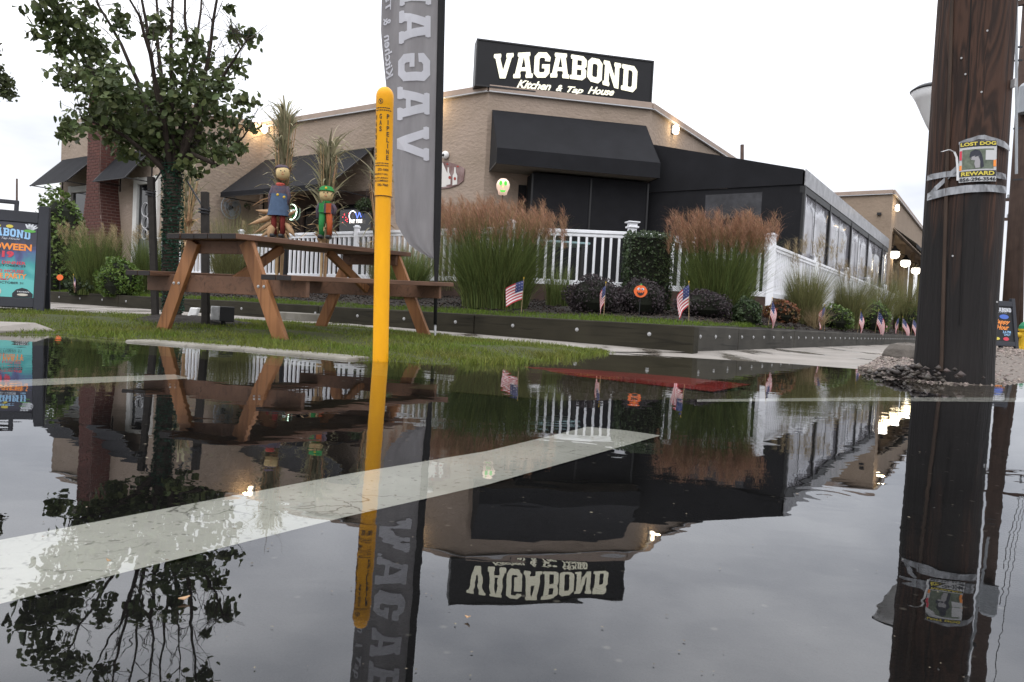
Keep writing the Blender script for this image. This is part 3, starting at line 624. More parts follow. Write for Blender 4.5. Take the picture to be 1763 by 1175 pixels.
# concave corner on the left wall, projecting left wing
def along(p, d, px):           # walk from p along d until it shows at pixel column px
    lo, hi = 0, 40
    def col_(q):
        e = q - CAM; return 881.5 + FPX * e.dot(_rt) / e.dot(_f)
    up_ = col_(p + d * .5) > col_(p)
    for _ in range(50):
        m_ = (lo + hi) / 2
        if (col_(p + d * m_) < px) == up_: lo = m_
        else: hi = m_
    return p + d * lo
CC = along(CL, UL, 452)
WV = along(CC, -UR, 297); WE = along(WV, UL, 107)
rest = thing('restaurant_building', 'low beige stucco corner restaurant with black awnings and a brick chimney', 'building', gnd(CL, PZ))
mb = MB(); fp = [CL, CR, CR + UR * 14, CR + UR * 14 + UL * 14, CC + UL * 1.5 + UR * 6, CC + UL * 1.5]
def prism_h(mb, pts, z0, z1, mi=0): mb.prism([gnd(p, z0) for p in pts], (0, 0, z1 - z0), mi)
prism_h(mb, fp, .4, HT - .12); wall = mb.build('wall', M['stucco'], rest, fixn=True)
WZ = 4.80
mb = MB(); wp = [WV, CC + UR * .8, CC + UR * 7 , WE + UR * 9, WE]; prism_h(mb, wp, .4, WZ - .12); wing = mb.build('wall', M['stucco'], rest, fixn=True)
def coping(pts, z, parent, closed=False):
    for a, b in zip(pts[:-1], pts[1:]):
        d = (b - a).normalized(); n_ = V((d.y, -d.x, 0))
        e = .06
        m_ = MB(); q = [a + n_ * .06 - d * e * .0, b + n_ * .06 + d * 0, b - n_ * .22, a - n_ * .22]
        m_.prism([gnd(p, z - .12) for p in q], (0, 0, .12)); c_ = m_.build('coping', M['coping'], parent, bevel=.01, fixn=True)
        m2 = MB(); m2.prism([gnd(p, z - .145) for p in (a + n_ * .075, b + n_ * .075, b + n_ * .012, a + n_ * .012)], (0, 0, .022)); m2.build('drip_edge', M['drip'], c_, fixn=True)
coping([CC, CL, CR, CR + UR * 14], HT, rest); coping([WE, WV, CC + UR * .3], WZ, rest)

def outn(a, b):           # outward normal of a wall running a->b, facing the camera
    d = (b - a).normalized(); n_ = V((d.y, -d.x, 0)); return n_ if n_.dot(CAM - a) > 0 else -n_
nC = outn(CL, CR); nL = -UR; nR = outn(CR, CR + UR)
dC = (CR - CL).normalized()
def awning(a, b, n_, ztop, zbot, proj, val, frame=True, soffit=True, mtl=None, parent=None, topproj=0):
    A = parent or rest; m1 = MB(); d = (b - a).normalized()
    at, bt = gnd(a, ztop) + n_ * .02, gnd(b, ztop) + n_ * .02; af, bf = gnd(a, zbot + val) + n_ * proj, gnd(b, zbot + val) + n_ * proj
    nseg = 10; vs = []; fs = []
    for i in range(nseg + 1):
        for j in range(5):
            p = at.lerp(bt, i / nseg).lerp(af.lerp(bf, i / nseg), j / 4); p = p - UP * (.007 * math.sin(math.pi * j / 4) * (1 + .6 * math.sin(i * 2.2))); vs.append(p)
    for i in range(nseg):
        for j in range(4): q = i * 5 + j; fs.append((q, q + 1, q + 6, q + 5))
    m1.add(vs, fs); aw = m1.build('awning', mtl or M['canvas'], A, smooth=False, solid=.006)
    m2 = MB()
    if val > .03: m2.obox((af + bf) / 2 - UP * val / 2, (bf - af) / 2, n_ * .006, UP * val / 2)
    if val > .03: m2.build('valance', mtl or M['canvas'], aw)
    for p0, p1 in ((at, af), (bt, bf)):
        pts = [p0, p1, p1 - UP * val, gnd(p0, zbot - (.0 if soffit else 0)) ] if soffit else [p0, p1, gnd(p0, p1.z)]
        if soffit: m3_ = MB(); m3_.prism([q + (d * .004 if p0 == at else -d * .004) for q in pts], d * (.004 if p0 == at else -.004)); m3_.build('side_panel', M['canvas2'], aw, fixn=True)
    if soffit:
        m4 = MB(); a0, b0 = gnd(a, zbot + .02) + n_ * .02, gnd(b, zbot + .02) + n_ * .02; m4.prism([a0, b0, b0 + n_ * (proj - .04), a0 + n_ * (proj - .04)], (0, 0, .012)); m4.build('soffit', M['soffit'], aw, fixn=True)
    if frame:
        m5 = MB()
        for p0, p1 in ((at, af), (bt, bf)):
            w0 = gnd(p0, p1.z - val); m5.beam(p0 - UP * .02, p1 - UP * .02, .025, .025, up=d); m5.beam(w0, p1 - UP * val, .022, .022); m5.beam(p0, w0 - UP * .15, .022, .022, up=d)
        m5.beam(af - UP * (val + .011), bf - UP * (val + .011), .022, .022); m5.build('awning_frame', M['frame_black'], aw)
    return aw
# entrance awning on the chamfered corner
def onw(px, py, p0, n_): return ONP(px, py, gnd(p0, 0), n_)
a = onw(847, 188, CL, nC); b = onw(1112, 219, CL, nC)
awning(a, b, nC, (a.z + b.z) / 2, 3.12, .95, .30, frame=False)
# dark screened entrance below it
e0 = onw(908, 300, CL, nC); e1 = onw(1101, 300, CL, nC)
mb = MB(); mb.prism([gnd(e0, PZ) + nC * .02, gnd(e1, PZ) + nC * .02, gnd(e1, PZ) + nC * .55, gnd(e0, PZ) + nC * .55], (0, 0, 2.47)); ent = mb.build('entrance_screen', M['canvas2'], rest, fixn=True)
for t in (.0, .5, 1.0):
    m_ = MB(); q = gnd(e0).lerp(gnd(e1), t) + nC * .56; m_.box((q.x, q.y, PZ + 1.23), .035, .02, 2.44, math.atan2(dC.y, dC.x)); m_.build('screen_post', M['frame_black'], ent)
# recess shadow painted as a narrow black panel beside it
e2 = onw(893, 300, CL, nC); mb = MB(); mb.obox((gnd(e2, PZ + 1.15) + gnd(e0, PZ + 1.15)) / 2 + nC * .02, dC * ((e0 - e2).length / 2 - .01), nC * .02, UP * 1.15); d_ = mb.build('recess_shadow_door', M['canvas2'], rest)
m_ = MB(); m_.box(gnd(e2, PZ + 1.0) + nC * .07 + dC * .05, .02, .05, .2, math.atan2(dC.y, dC.x)); m_.build('door_handle', M['drip'], d_)

# left wall: long awning over the bar window with neon
pL = lambda px, py: onw(px, py, CL, nL)
a = pL(458, 276); b = pL(644, 254.6); zt = (a.z + b.z) / 2
awning(a, b, nL, zt, 2.76, 1.25, .10, frame=True, soffit=False)
wa = pL(470, 380); wb = pL(646, 380)
mb = MB(); mb.obox((gnd(wa, 1.85) + gnd(wb, 1.85)) / 2 + nL * .02, (gnd(wb) - gnd(wa)) / 2, nL * .015, UP * .85); win = mb.build('window', M['glass_dark'], rest)
mb = MB(); L_ = (gnd(wb) - gnd(wa)); dl = L_.normalized()
mb.obox((gnd(wa, 2.76) + gnd(wb, 2.76)) / 2 + nL * .05, L_ / 2, nL * .04, UP * .14); mb.build('lintel', M['deckboard'], win)
for t in (.0, .33, .66, 1):
    m_ = MB(); q = gnd(wa).lerp(gnd(wb), t); m_.obox(gnd(q, 1.8) + nL * .05, dl * .05, nL * .035, UP * .95); m_.build('mullion', M['deckboard'], win)
# neon signs in the window
def neon_round():
    c = pL(507, 366); c.z = pL(507, 366).z; c = c + nL * .09; r = .19
    root = thing('neon_sign', 'round green and white beer neon sign reading YARDS in the bar window', 'neon sign', c)
    dd = dl
    mb = MB(); mb.tube([c + (dd * math.cos(t) + UP * math.sin(t)) * r for t in np.linspace(0, 2 * math.pi, 33)], .014, 6, cap=False); mb.build('ring', flat('neon_white', (.75, 1, .8), .4, emit=3.6), root)
    mb = MB(); mb.poly([c - nL * .012 + (dd * math.cos(t) + UP * math.sin(t)) * (r - .02) for t in np.linspace(0, 2 * math.pi, 29)[:-1]]); mb.build('disc', flat('neon_green_disc', (.02, .10, .03), .4, emit=.6), root, solid=.004)
    mb = MB(); put(mb, 'YARDS', -.17, -.035, .17, .055, lambda x, y: c + nL * .012 + dd * x + UP * y, bold=.02); mb.build('lettering', flat('neon_letter', (.9, .95, 1), .4, emit=1.4), root)
    mb = MB(); q = pL(497, 385) + nL * .06; mb.tube([gnd(q, 1.2), gnd(q, 2.0)], .012, 6); tag(mb.build('neon_tube', flat('neon_greenline', (.05, .8, .45), .4, emit=1.6), org=gnd(q, 1.2)), 'thin vertical green neon tube beside the round window neon', 'neon tube')
neon_round()
def neon_tire():
    c = pL(617, 377) + nL * .09; root = thing('neon_sign', 'white red and blue neon sign reading FAT TIRE in the bar window', 'neon sign', c); dd = dl
    f = lambda x, y: c + dd * x + UP * y
    mb = MB(); put(mb, 'FAT TIRE', -.19, -.11, .22, -.03, f, bold=.03); mb.build('lettering', flat('neon_w2', (1, .95, .9), .4, emit=2.0), root)
    mb = MB(); mb.tube([f(-.10 + .11 * math.cos(t), .06 + .11 * math.sin(t)) for t in np.linspace(.6, 5.2, 16)], .010, 6); mb.build('ring', flat('neon_w3', (.9, .9, 1), .4, emit=2.0), root)
    mb = MB(); mb.tube([f(.0, .12), f(.06, .0), f(.12, .13), f(.18, .02)], .010, 6); mb.build('bicycle', flat('neon_blue', (.15, .25, 1), .4, emit=2.0), root)
    mb = MB()
    for k in range(9): p = f(-.42 + .05 * (k % 5), -.1 + .22 * random.random()); mb.lathe([(.004, -.012), (.012, 0), (.004, .012)], p, 6)
    mb.build('bulbs', flat('neon_red', (1, .05, .08), .4, emit=2.5), root)
neon_tire()
# second bay window right of the marker (partly hidden)
# wing: white framed window, awnings, chimney
pW = lambda px, py: onw(px, py, WV, nL)
def framed_window(px0, px1, z0, z1, name='window'):
    a = gnd(pW(px0, 380)); b = gnd(pW(px1, 380)); d = (b - a).normalized(); c = (a + b) / 2; hw = (b - a).length / 2
    mb = MB(); mb.obox(gnd(c, (z0 + z1) / 2) + nL * .012, d * hw, nL * .01, UP * (z1 - z0) / 2); wn_ = mb.build(name, M['glass_dark'], rest)
    for s in (-1, 1):
        m_ = MB(); m_.obox(gnd(c, (z0 + z1) / 2) + d * s * hw + nL * .045, d * .085, nL * .045, UP * ((z1 - z0) / 2 + .1)); m_.build('frame', M['white_frame'], wn_, bevel=.008)
    for zz in (z0, z1):
        m_ = MB(); m_.obox(gnd(c, zz) + nL * .048, d * (hw - .09), nL * .042, UP * .08); m_.build('frame', M['white_frame'], wn_, bevel=.008)
    return wn_, c, d
wn1, wc, wd_ = framed_window(237, 272, 1.0, 2.98)
mb = MB()
for k, zz in enumerate((2.3, 2.0, 1.72)): mb.tube([gnd(wc, zz) + nL * .06 + (wd_ * math.cos(t) + UP * math.sin(t)) * (.16 - .02 * k) for t in np.linspace(0, 2 * math.pi, 25)], .014, 6, cap=False)
mb.build('wire_ornament', M['drip'], wn1)
framed_window(124, 164, 1.9, 2.95)
a = pW(210, 262); b = pW(264, 262); awning(a, b, nL, 3.74, 2.94, .66, .0, soffit=False)
a = pW(110, 262); b = pW(172, 262); awning(a, b, nL, 3.80, 2.98, .80, .0, soffit=False)
def chimney():
    a = gnd(pW(192, 300)); d = -UL; wd, dp = .62, .46; z0, z1 = PZ, 5.12
    def hw(z): return wd / 2 + max(0, min(1, (2.75 - z) / 1.3)) * .26
    mb = MB(); c = a + d * .05
    zs = [z0, 1.45, 2.1, 2.75, z1]
    for q0, q1 in zip(zs[:-1], zs[1:]):
        lo = [gnd(c, q0) + d * s * hw(q0) + nL * t for s, t in ((-1, -.1), (1, -.1), (1, dp), (-1, dp))]; hi = [gnd(c, q1) + d * s * hw(q1) + nL * t for s, t in ((-1, -.1), (1, -.1), (1, dp), (-1, dp))]
        mb.add(lo + hi, [(0, 1, 5, 4), (1, 2, 6, 5), (2, 3, 7, 6), (3, 0, 4, 7)] + ([(4, 5, 6, 7)] if q1 == z1 else []))
    ch = mb.build('chimney', M['mortar'], rest, fixn=True)
    bh, bl, j = .062, .21, .014; cnt = 0; stuff = MB(); br = {}
    def brick(p, u, n_, L, single):
        nonlocal cnt
        if single and cnt < 290:
            key = (round(L, 2), u == d)
            if key not in br:
                m_ = MB(); m_.obox(p, u * L / 2, n_ * .012, UP * bh / 2); br[key] = m_.build('brick', M['brick'], ch, org=p)
            else: share(br[key], ch, p - wloc(ch))
            cnt += 1
        else: stuff.obox(p, u * L / 2, n_ * .012, UP * bh / 2)
    z = z0 + .05; row = 0
    while z < z1 - .03:
        h_ = hw(z); single = 1.75 < z < 3.55
        s = -h_ + (0 if row % 2 else -bl / 2)
        while s < h_ - .02:
            s0 = max(s, -h_); s1 = min(s + bl, h_)
            if s1 - s0 > .04: brick(gnd(c, z) + d * (s0 + s1) / 2 + nL * dp, d, nL, s1 - s0 - j, single)
            s += bl
        s = 0 if row % 2 else -bl / 2
        while s < dp - .02:
            s0 = max(s, 0); s1 = min(s + bl, dp)
            if s1 - s0 > .04: brick(gnd(c, z) + d * h_ + nL * (s0 + s1) / 2, nL, d, s1 - s0 - j, single)
            s += bl
        z += bh + j; row += 1
    tag(stuff.build('brickwork', M['brick'], ch), kind='stuff')
    m_ = MB(); m_.obox(gnd(c, z1 + .05) + nL * .24, d * .37, nL * .36, UP * .05); m_.build('chimney_cap', M['kerbstone'], ch)
chimney()
# wall lamps
def wall_lamp(p, n_, label, e=9, body=True):
    root = thing('wall_lamp', label, 'wall lamp', p, 'lit wall lamps under the parapets'); d = V((n_.y, -n_.x, 0))
    mb = MB(); mb.obox(p + n_ * .02, d * .06, n_ * .02, UP * .09); mb.build('back_plate', M['drip'], root, bevel=.006)
    mb = MB(); mb.lathe([(.03, -.10), (.055, -.09), (.06, .02), (.045, .09), (.02, .11)], p + n_ * .10, 12); mb.build('glass', M['lamp_glow'], root, smooth=True)
    ld = bpy.data.lights.new('lamp_light', 'POINT'); ld.energy = e * .65; ld.color = (1, .72, .38); ld.shadow_soft_size = .06
    lo = bpy.data.objects.new('lamp_light', ld); col.objects.link(lo); lo.parent = root; lo.location = n_ * .22
    return root
p = onw(461, 224, CL, nL); wall_lamp(p, nL, 'lit lamp on the beige wall in the inner corner above the long awning', 22)
p = onw(752, 186, CL, nL); wall_lamp(p, nL, 'lit lamp on the beige wall beside the black edge of the feather flag', 16)
pRw = lambda px, py: onw(px, py, CR, nR)
p = pRw(1157, 224); wall_lamp(p, nR, 'lit lamp high on the side wall right of the entrance awning', 16)
# small fixtures on the wall
p = pL(769, 268); mb = MB(); mb.lathe([(.05, 0), (.085, .02), (.085, .06), (.06, .10), (.02, .115)], p, 14, ax=nL); o = mb.build('security_camera', M['white_plastic'], org=p, smooth=True); tag(o, 'white dome camera on the wall above the bottle picture', 'camera')
m_ = MB(); m_.lathe([(.03, 0), (.03, .012), (.01, .02)], p + nL * .105 - UP * .012 , 10, ax=nL); m_.build('lens', M['glass_dark'], o)
# picture panel with bottles
def picture():
    P = lambda px, py, e=.03: pL(px, py) + nL * e
    outl = [(752, 279), (772, 279), (793, 286), (801, 291), (799, 312), (790, 319), (775, 324), (758, 326), (752, 322)]
    root = thing('wall_picture', 'cut-out picture of bottles and ice on the beige wall', 'picture', P(776, 300, 0))
    mb = MB(); mb.prism([P(*q, .005) for q in outl], nL * .02); mb.build('board', mat('picture_board', (.12, .06, .055), .6, .4, 5, c2=(.28, .2, .19)), root, fixn=True)
    mb = MB(); mb.poly([P(*q) for q in ((753, 281), (764, 281), (772, 300), (770, 322), (756, 324), (753, 320))])
    for bx in (773.5, 785): mb.poly([P(bx - 1.2, 289, .032), P(bx + 1.2, 289, .032), P(bx + 1.6, 298, .032), P(bx + 4, 303, .032), P(bx + 3.6, 318, .032), P(bx - 4.5, 320, .032), P(bx - 4, 303, .032), P(bx - 1.6, 298, .032)])
    mb.build('bottle_art', flat('art_white', (.6, .58, .55), .5), root)
    mb = MB()
    for bx, by in ((776, 306.5), (785, 308.5)): mb.poly([P(bx + 2.2 * math.cos(t), by + 2.8 * math.sin(t), .036) for t in np.linspace(0, 6.28, 11)[:-1]])
    for bx, by in ((772, 283.5), (790, 287.5)): mb.poly([P(bx + 2 * math.cos(t), by + 1.6 * math.sin(t), .036) for t in np.linspace(0, 6.28, 9)[:-1]])
    mb.build('label_art', flat('art_red', (.30, .04, .03), .5), root)
picture()
# fan on the inner side wall of the wing
def fan():
    nS = UL * -1; c = ONP(392, 358, WV, nS) + nS * .14; root = thing('wall_fan', 'round caged fan on the beige side wall behind the picnic table', 'fan', c)
    X = UR; mb = MB()
    for r in (.27, .20, .13): mb.tube([c + (X * math.cos(t) + UP * math.sin(t)) * r + nS * (.05 if r < .27 else 0) for t in np.linspace(0, 2 * math.pi, 29)], .008 if r < .27 else .014, 5, cap=False)
    for k in range(16):
        t = k * math.pi / 8; mb.tube([c + nS * .06 + (X * math.cos(t) + UP * math.sin(t)) * .03, c + nS * .05 + (X * math.cos(t) + UP * math.sin(t)) * .2, c + (X * math.cos(t) + UP * math.sin(t)) * .27], .004, 4)
    mb.build('cage', M['grey_metal'], root)
    for k in range(3):
        m_ = MB(); t = k * 2.094 + .5; u = X * math.cos(t) + UP * math.sin(t); v_ = X * -math.sin(t) + UP * math.cos(t)
        m_.poly([c + u * .03 + v_ * .02, c + u * .1 + v_ * .12 + nS * .02, c + u * .21 + v_ * .10 + nS * .02, c + u * .23 - v_ * .01, c + u * .12 - v_ * .04 - nS * .02]); m_.build('blade', M['grey_metal'], root, solid=.004)
    m_ = MB(); m_.lathe([(.05, -.13), (.06, -.05), (.05, .02), (.02, .04)], c, 12, ax=nS); m_.build('motor', M['frame_black'], root)
fan()

# ---------------------------------------------------------------- rooftop sign
def roof_sign():
    dsg = V((math.cos(R(11.5)), math.sin(R(11.5)), 0)); n_ = V((dsg.y, -dsg.x, 0))
    p0 = YD(821, 150, 14.75); n0 = n_; org = p0
    tl_ = ONP(821, 68, org, n_); tr_ = ONP(1126, 104, org, n_); x0 = 0; wd = (gnd(tr_) - gnd(tl_)).dot(dsg); zt = (tl_.z + tr_.z) / 2; zb = HT - .06
    o = gnd(tl_, zb); h = zt - zb
    root = thing('rooftop_sign', 'black rooftop sign board with lit cream lettering VAGABOND Kitchen & Tap House', 'sign', o)
    mb = MB(); mb.obox(o + dsg * wd / 2 + UP * h / 2 - n_ * .16, dsg * wd / 2, n_ * .16, UP * h / 2); mb.build('cabinet', M['sign_black'], root, bevel=.01)
    fr = MB(); c = o + dsg * wd / 2 + UP * h / 2 + n_ * .004
    for s in (-1, 1):
        fr.obox(c + UP * s * (h / 2 - .015), dsg * wd / 2, n_ * .012, UP * .015); fr.obox(c + dsg * s * (wd / 2 - .015), dsg * .015, n_ * .012, UP * (h / 2 - .03))
    fr.build('trim', M['frame_black'], root)
    def inv(px, py): q = ONP(px, py, o, n_); return ((q - o).dot(dsg), (q - o).z)
    f = lambda x, y: o + dsg * x + UP * y + n_ * .02
    L = inv(850, 110); Rr = inv(1096, 140); tops = [inv(*q)[1] for q in ((850, 94), (905, 90), (960, 91), (1010, 99), (1096, 116))]; bots = [inv(*q)[1] for q in ((870, 137), (905, 134), (950, 133), (1010, 140), (1075, 158))]
    def prof(ys, us): return lambda u: float(np.interp(u, us, ys))
    y1 = prof(tops, [0, .23, .45, .66, 1]); y0 = prof(bots, [.05, .25, .44, .66, .95])
    mb = MB(); put_slab(mb, 'VAGABOND', L[0], Rr[0], y0, y1, f, gap=.06); mb.build('lettering', M['cream_lit'], root, solid=.006)
    a_ = inv(889, 152); b_ = inv(1057, 163)
    base = lambda x: np.interp(x, [a_[0], b_[0]], [inv(889, 152)[1], inv(1057, 166)[1]])
    for word, px0, px1, hh in (('Kitchen', 889, 948, 15), ('&', 957, 968, 12), ('Tap', 976, 1004, 15), ('House', 1012, 1057, 14)):
        xa = inv(px0, 150)[0]; xb = inv(px1, 160)[0]; vs, fs = text2d(word, .025, .45, .95); H = hh / 15 * .165
        mb = MB(); mb.add([f(xa + (xb - xa) * u, base(xa + (xb - xa) * u) + (H * v_ - (.045 if word == 'Tap' else 0))) for u, v_ in vs], fs); mb.build('lettering', M['cream_lit'], root, solid=.004)
    for t in (.2, .8):
        m_ = MB(); q = o + dsg * wd * t - n_ * .5; m_.beam(q - UP * .3, o + dsg * wd * t - n_ * .33 + UP * h * .8, .05, .05, up=dsg); m_.build('brace', M['frame_black'], root)
roof_sign()

# ---------------------------------------------------------------- black canvas pavilion on the side
PCn = Z(1383.6, 292, 3.2); PA = gnd(CR) ; nP = outn(gnd(PCn) + UL * 2, gnd(PCn))
pav = thing('canvas_pavilion', 'black canvas dining pavilion with clear vinyl window panels beside the entrance', 'pavilion', gnd(PCn, PZ))
plen = along(PCn, UR, 1528); PLEN = (gnd(plen) - gnd(PCn)).length
S_ = 3.15; pe = gnd(PCn) + UL * S_; ZR, ZE, ZV = 3.95, 3.2, 2.93
pf = lambda s, z, off=0: gnd(PCn, z) + UL * s + nP * off
mb = MB(); mb.add([pf(0, ZE), pf(S_, ZR), pf(S_, ZR) + UR * PLEN, pf(0, ZE) + UR * PLEN], [(0, 1, 2, 3)]); mb.build('roof', M['canvas'], pav, solid=-.02)
mb = MB(); mb.prism([pf(0, ZV, .01), pf(0, ZE - .004, .01), pf(S_, ZR - .004, .01), pf(S_, ZV, .01)], nP * .015); mb.build('gable_valance', M['canvas'], pav, fixn=True)
mb = MB(); mb.prism([pf(.0, PZ), pf(0, ZV), pf(S_, ZV), pf(S_, PZ)], -nP * .03); fw_ = mb.build('front_wall', M['canvas2'], pav, fixn=True)
mb = MB(); q0 = ONP(1215, 340, gnd(PCn), nP); q1 = ONP(1310, 375, gnd(PCn), nP); mb.quad(gnd(q0, 2.35) + nP * .008, gnd(q1, 2.35) + nP * .008, gnd(q1, 2.82) + nP * .008, gnd(q0, 2.82) + nP * .008)
mb.build('vinyl_window', mat('pvc_dark', (.05, .05, .056), .18, .6, 4, c2=(.018, .018, .02), bump=.4, bscale=6), fw_, solid=.003)
nQ = -UL
pr = lambda s, z, off=0: gnd(PCn, z) + UR * s + nQ * off
mb = MB(); mb.prism([pr(0, ZV - .02, .03), pr(PLEN, ZV - .02, .03), pr(PLEN, ZE, .03), pr(0, ZE, .03)], nQ * .02); mb.build('eave_valance', M['valance_silver'], pav, fixn=True)
mb = MB(); mb.beam(pr(0, ZV - .09), pr(PLEN, ZV - .09), .08, .12); mb.build('eave_beam', M['frame_black'], pav)
cuts = [0] + [(gnd(ONP(x, 400, gnd(PCn), nQ)) - gnd(PCn)).dot(UR) for x in (1423, 1462, 1493, 1519)]
cuts.append(PLEN + .2)
for s in cuts[:-1]:
    m_ = MB(); m_.box(gnd(pr(s + .06, 0), (PZ + ZV) / 2), .10, .10, ZV - PZ - .06, math.atan2(UR.y, UR.x)); m_.build('post', M['frame_black'], pav)
for s0, s1 in zip(cuts[:-1], cuts[1:]):
    s0 += .12; s1 = min(s1, PLEN) - .02
    vs = []; fs = []; nx, nz_ = 10, 6
    for i in range(nx + 1):
        for j in range(nz_ + 1):
            vs.append(pr(s0 + (s1 - s0) * i / nx, PZ + .1 + (ZV - PZ - .25) * j / nz_, .02 + .02 * math.sin(i * 1.3 + s0) * math.sin(j * .9 + 1)))
    for i in range(nx):
        for j in range(nz_): q = i * (nz_ + 1) + j; fs.append((q, q + nz_ + 1, q + nz_ + 2, q + 1))
    m_ = MB(); m_.add(vs, fs); pn = m_.build('window_panel', M['vinyl_pane'], pav, smooth=True, solid=.004)
    m_ = MB(); sm = (s0 + s1) / 2 - .3; m_.obox(pr(sm, (PZ + ZV) / 2, .05), UR * .012, nQ * .004, UP * ((ZV - PZ) / 2 - .13)); m_.build('zip', M['frame_black'], pn)

# ---------------------------------------------------------------- rear building with lanterns
K2 = Z(1538, 327, HT)
rb = thing('rear_building', 'beige stucco building with a dark porch and lanterns beyond the pavilion', 'building', gnd(K2, PZ))
mb = MB(); prism_h(mb, [K2, K2 + UL * 14, K2 + UL * 14 + UR * 14, K2 + UR * 14], 3.6, HT - .1); mb.build('parapet_wall', M['stucco2'], rb, fixn=True)
mb = MB(); prism_h(mb, [K2, K2 + UL * 14, K2 + UL * 14 + UR * 14, K2 + UR * 14 + UL * .9, K2 + UL * .9 + UR * .5, K2 + UR * .5], .4, 3.6); mb.build('wall', M['stucco2'], rb, fixn=True)
coping([K2 + UL * 14, K2, K2 + UR * 14], HT, rb)
for k in range(5):
    s = 1.6 + k * 2.3
    m_ = MB(); m_.obox(gnd(K2, 2.1) + UL * .88 + UR * s, UR * .55, UL * .02, UP * 1.1); w_ = m_.build('window', M['glass_dark'], rb)
    for q in (-.6, .6):
        m3_ = MB(); m3_.obox(gnd(K2, 2.1) + UL * .84 + UR * (s + q), UR * .06, UL * .05, UP * 1.2); m3_.build('frame', M['white_frame'], w_)
for k in range(4):
    m_ = MB(); m_.box(gnd(K2, 2.1) + UR * (1.2 + k * 3.2) + UL * .1, .16, .16, 3.0, math.atan2(UR.y, UR.x)); m_.build('porch_post', M['stucco2'], rb)
awning(K2 + UR * .6, K2 + UR * 13, -UL, 3.75, 3.1, .7, .12, frame=False, soffit=False, parent=rb)
p = onw(1548, 347, K2, -UL); p = gnd(K2, 4.35) + UR * .45; wall_lamp(p, -UL, 'lit lamp at the corner of the rear building parapet', 16)
p = onw(1514, 369, K2, -UR); m_ = MB(); m_.box(p - UR * .04, .12, .1, .08, math.atan2(UL.y, UL.x)); m_.build('vent', M['frame_black'], rb)
def lantern(px, py, k):
    d0 = [1.3, 3.0, 4.9][k]; c = gnd(K2) + UR * d0 - UL * .28; y = c.y; c = YD(px, py, y); c = V((c.x, c.y, c.z))
    lab = ['lit white globe lantern nearest the pavilion on the rear building', 'lit white globe lantern in the middle of the porch row of three', 'lit white globe lantern of the porch row beside the utility pole']
    root = thing('porch_lantern', lab[k], 'lantern', c, 'globe lanterns along the porch')
    mb = MB(); mb.lathe([(.05, -.14), (.13, -.10), (.16, 0), (.12, .10), (.06, .12)], c, 14); mb.build('globe', M['lantern_glow'], root, smooth=True)
    mb = MB(); mb.lathe([(.17, .08), (.13, .14), (.06, .20), (.03, .28)], c, 12); mb.build('cap', M['frame_black'], root)
    mb = MB(); mb.tube([c + UP * .26, c + UP * .32 + UL * .2, c + UP * .3 + UL * .75], .014, 6); mb.build('arm', M['frame_black'], root)
    ld = bpy.data.lights.new('lantern_light', 'POINT'); ld.energy = 8; ld.color = (1, .8, .5); ld.shadow_soft_size = .2
    lo = bpy.data.objects.new('lantern_light', ld); col.objects.link(lo); lo.parent = root; lo.location = (-UL * .02) - UP * .25
for k, (px, py) in enumerate(((1540, 438), (1559, 453), (1577, 466))): lantern(px, py, k)

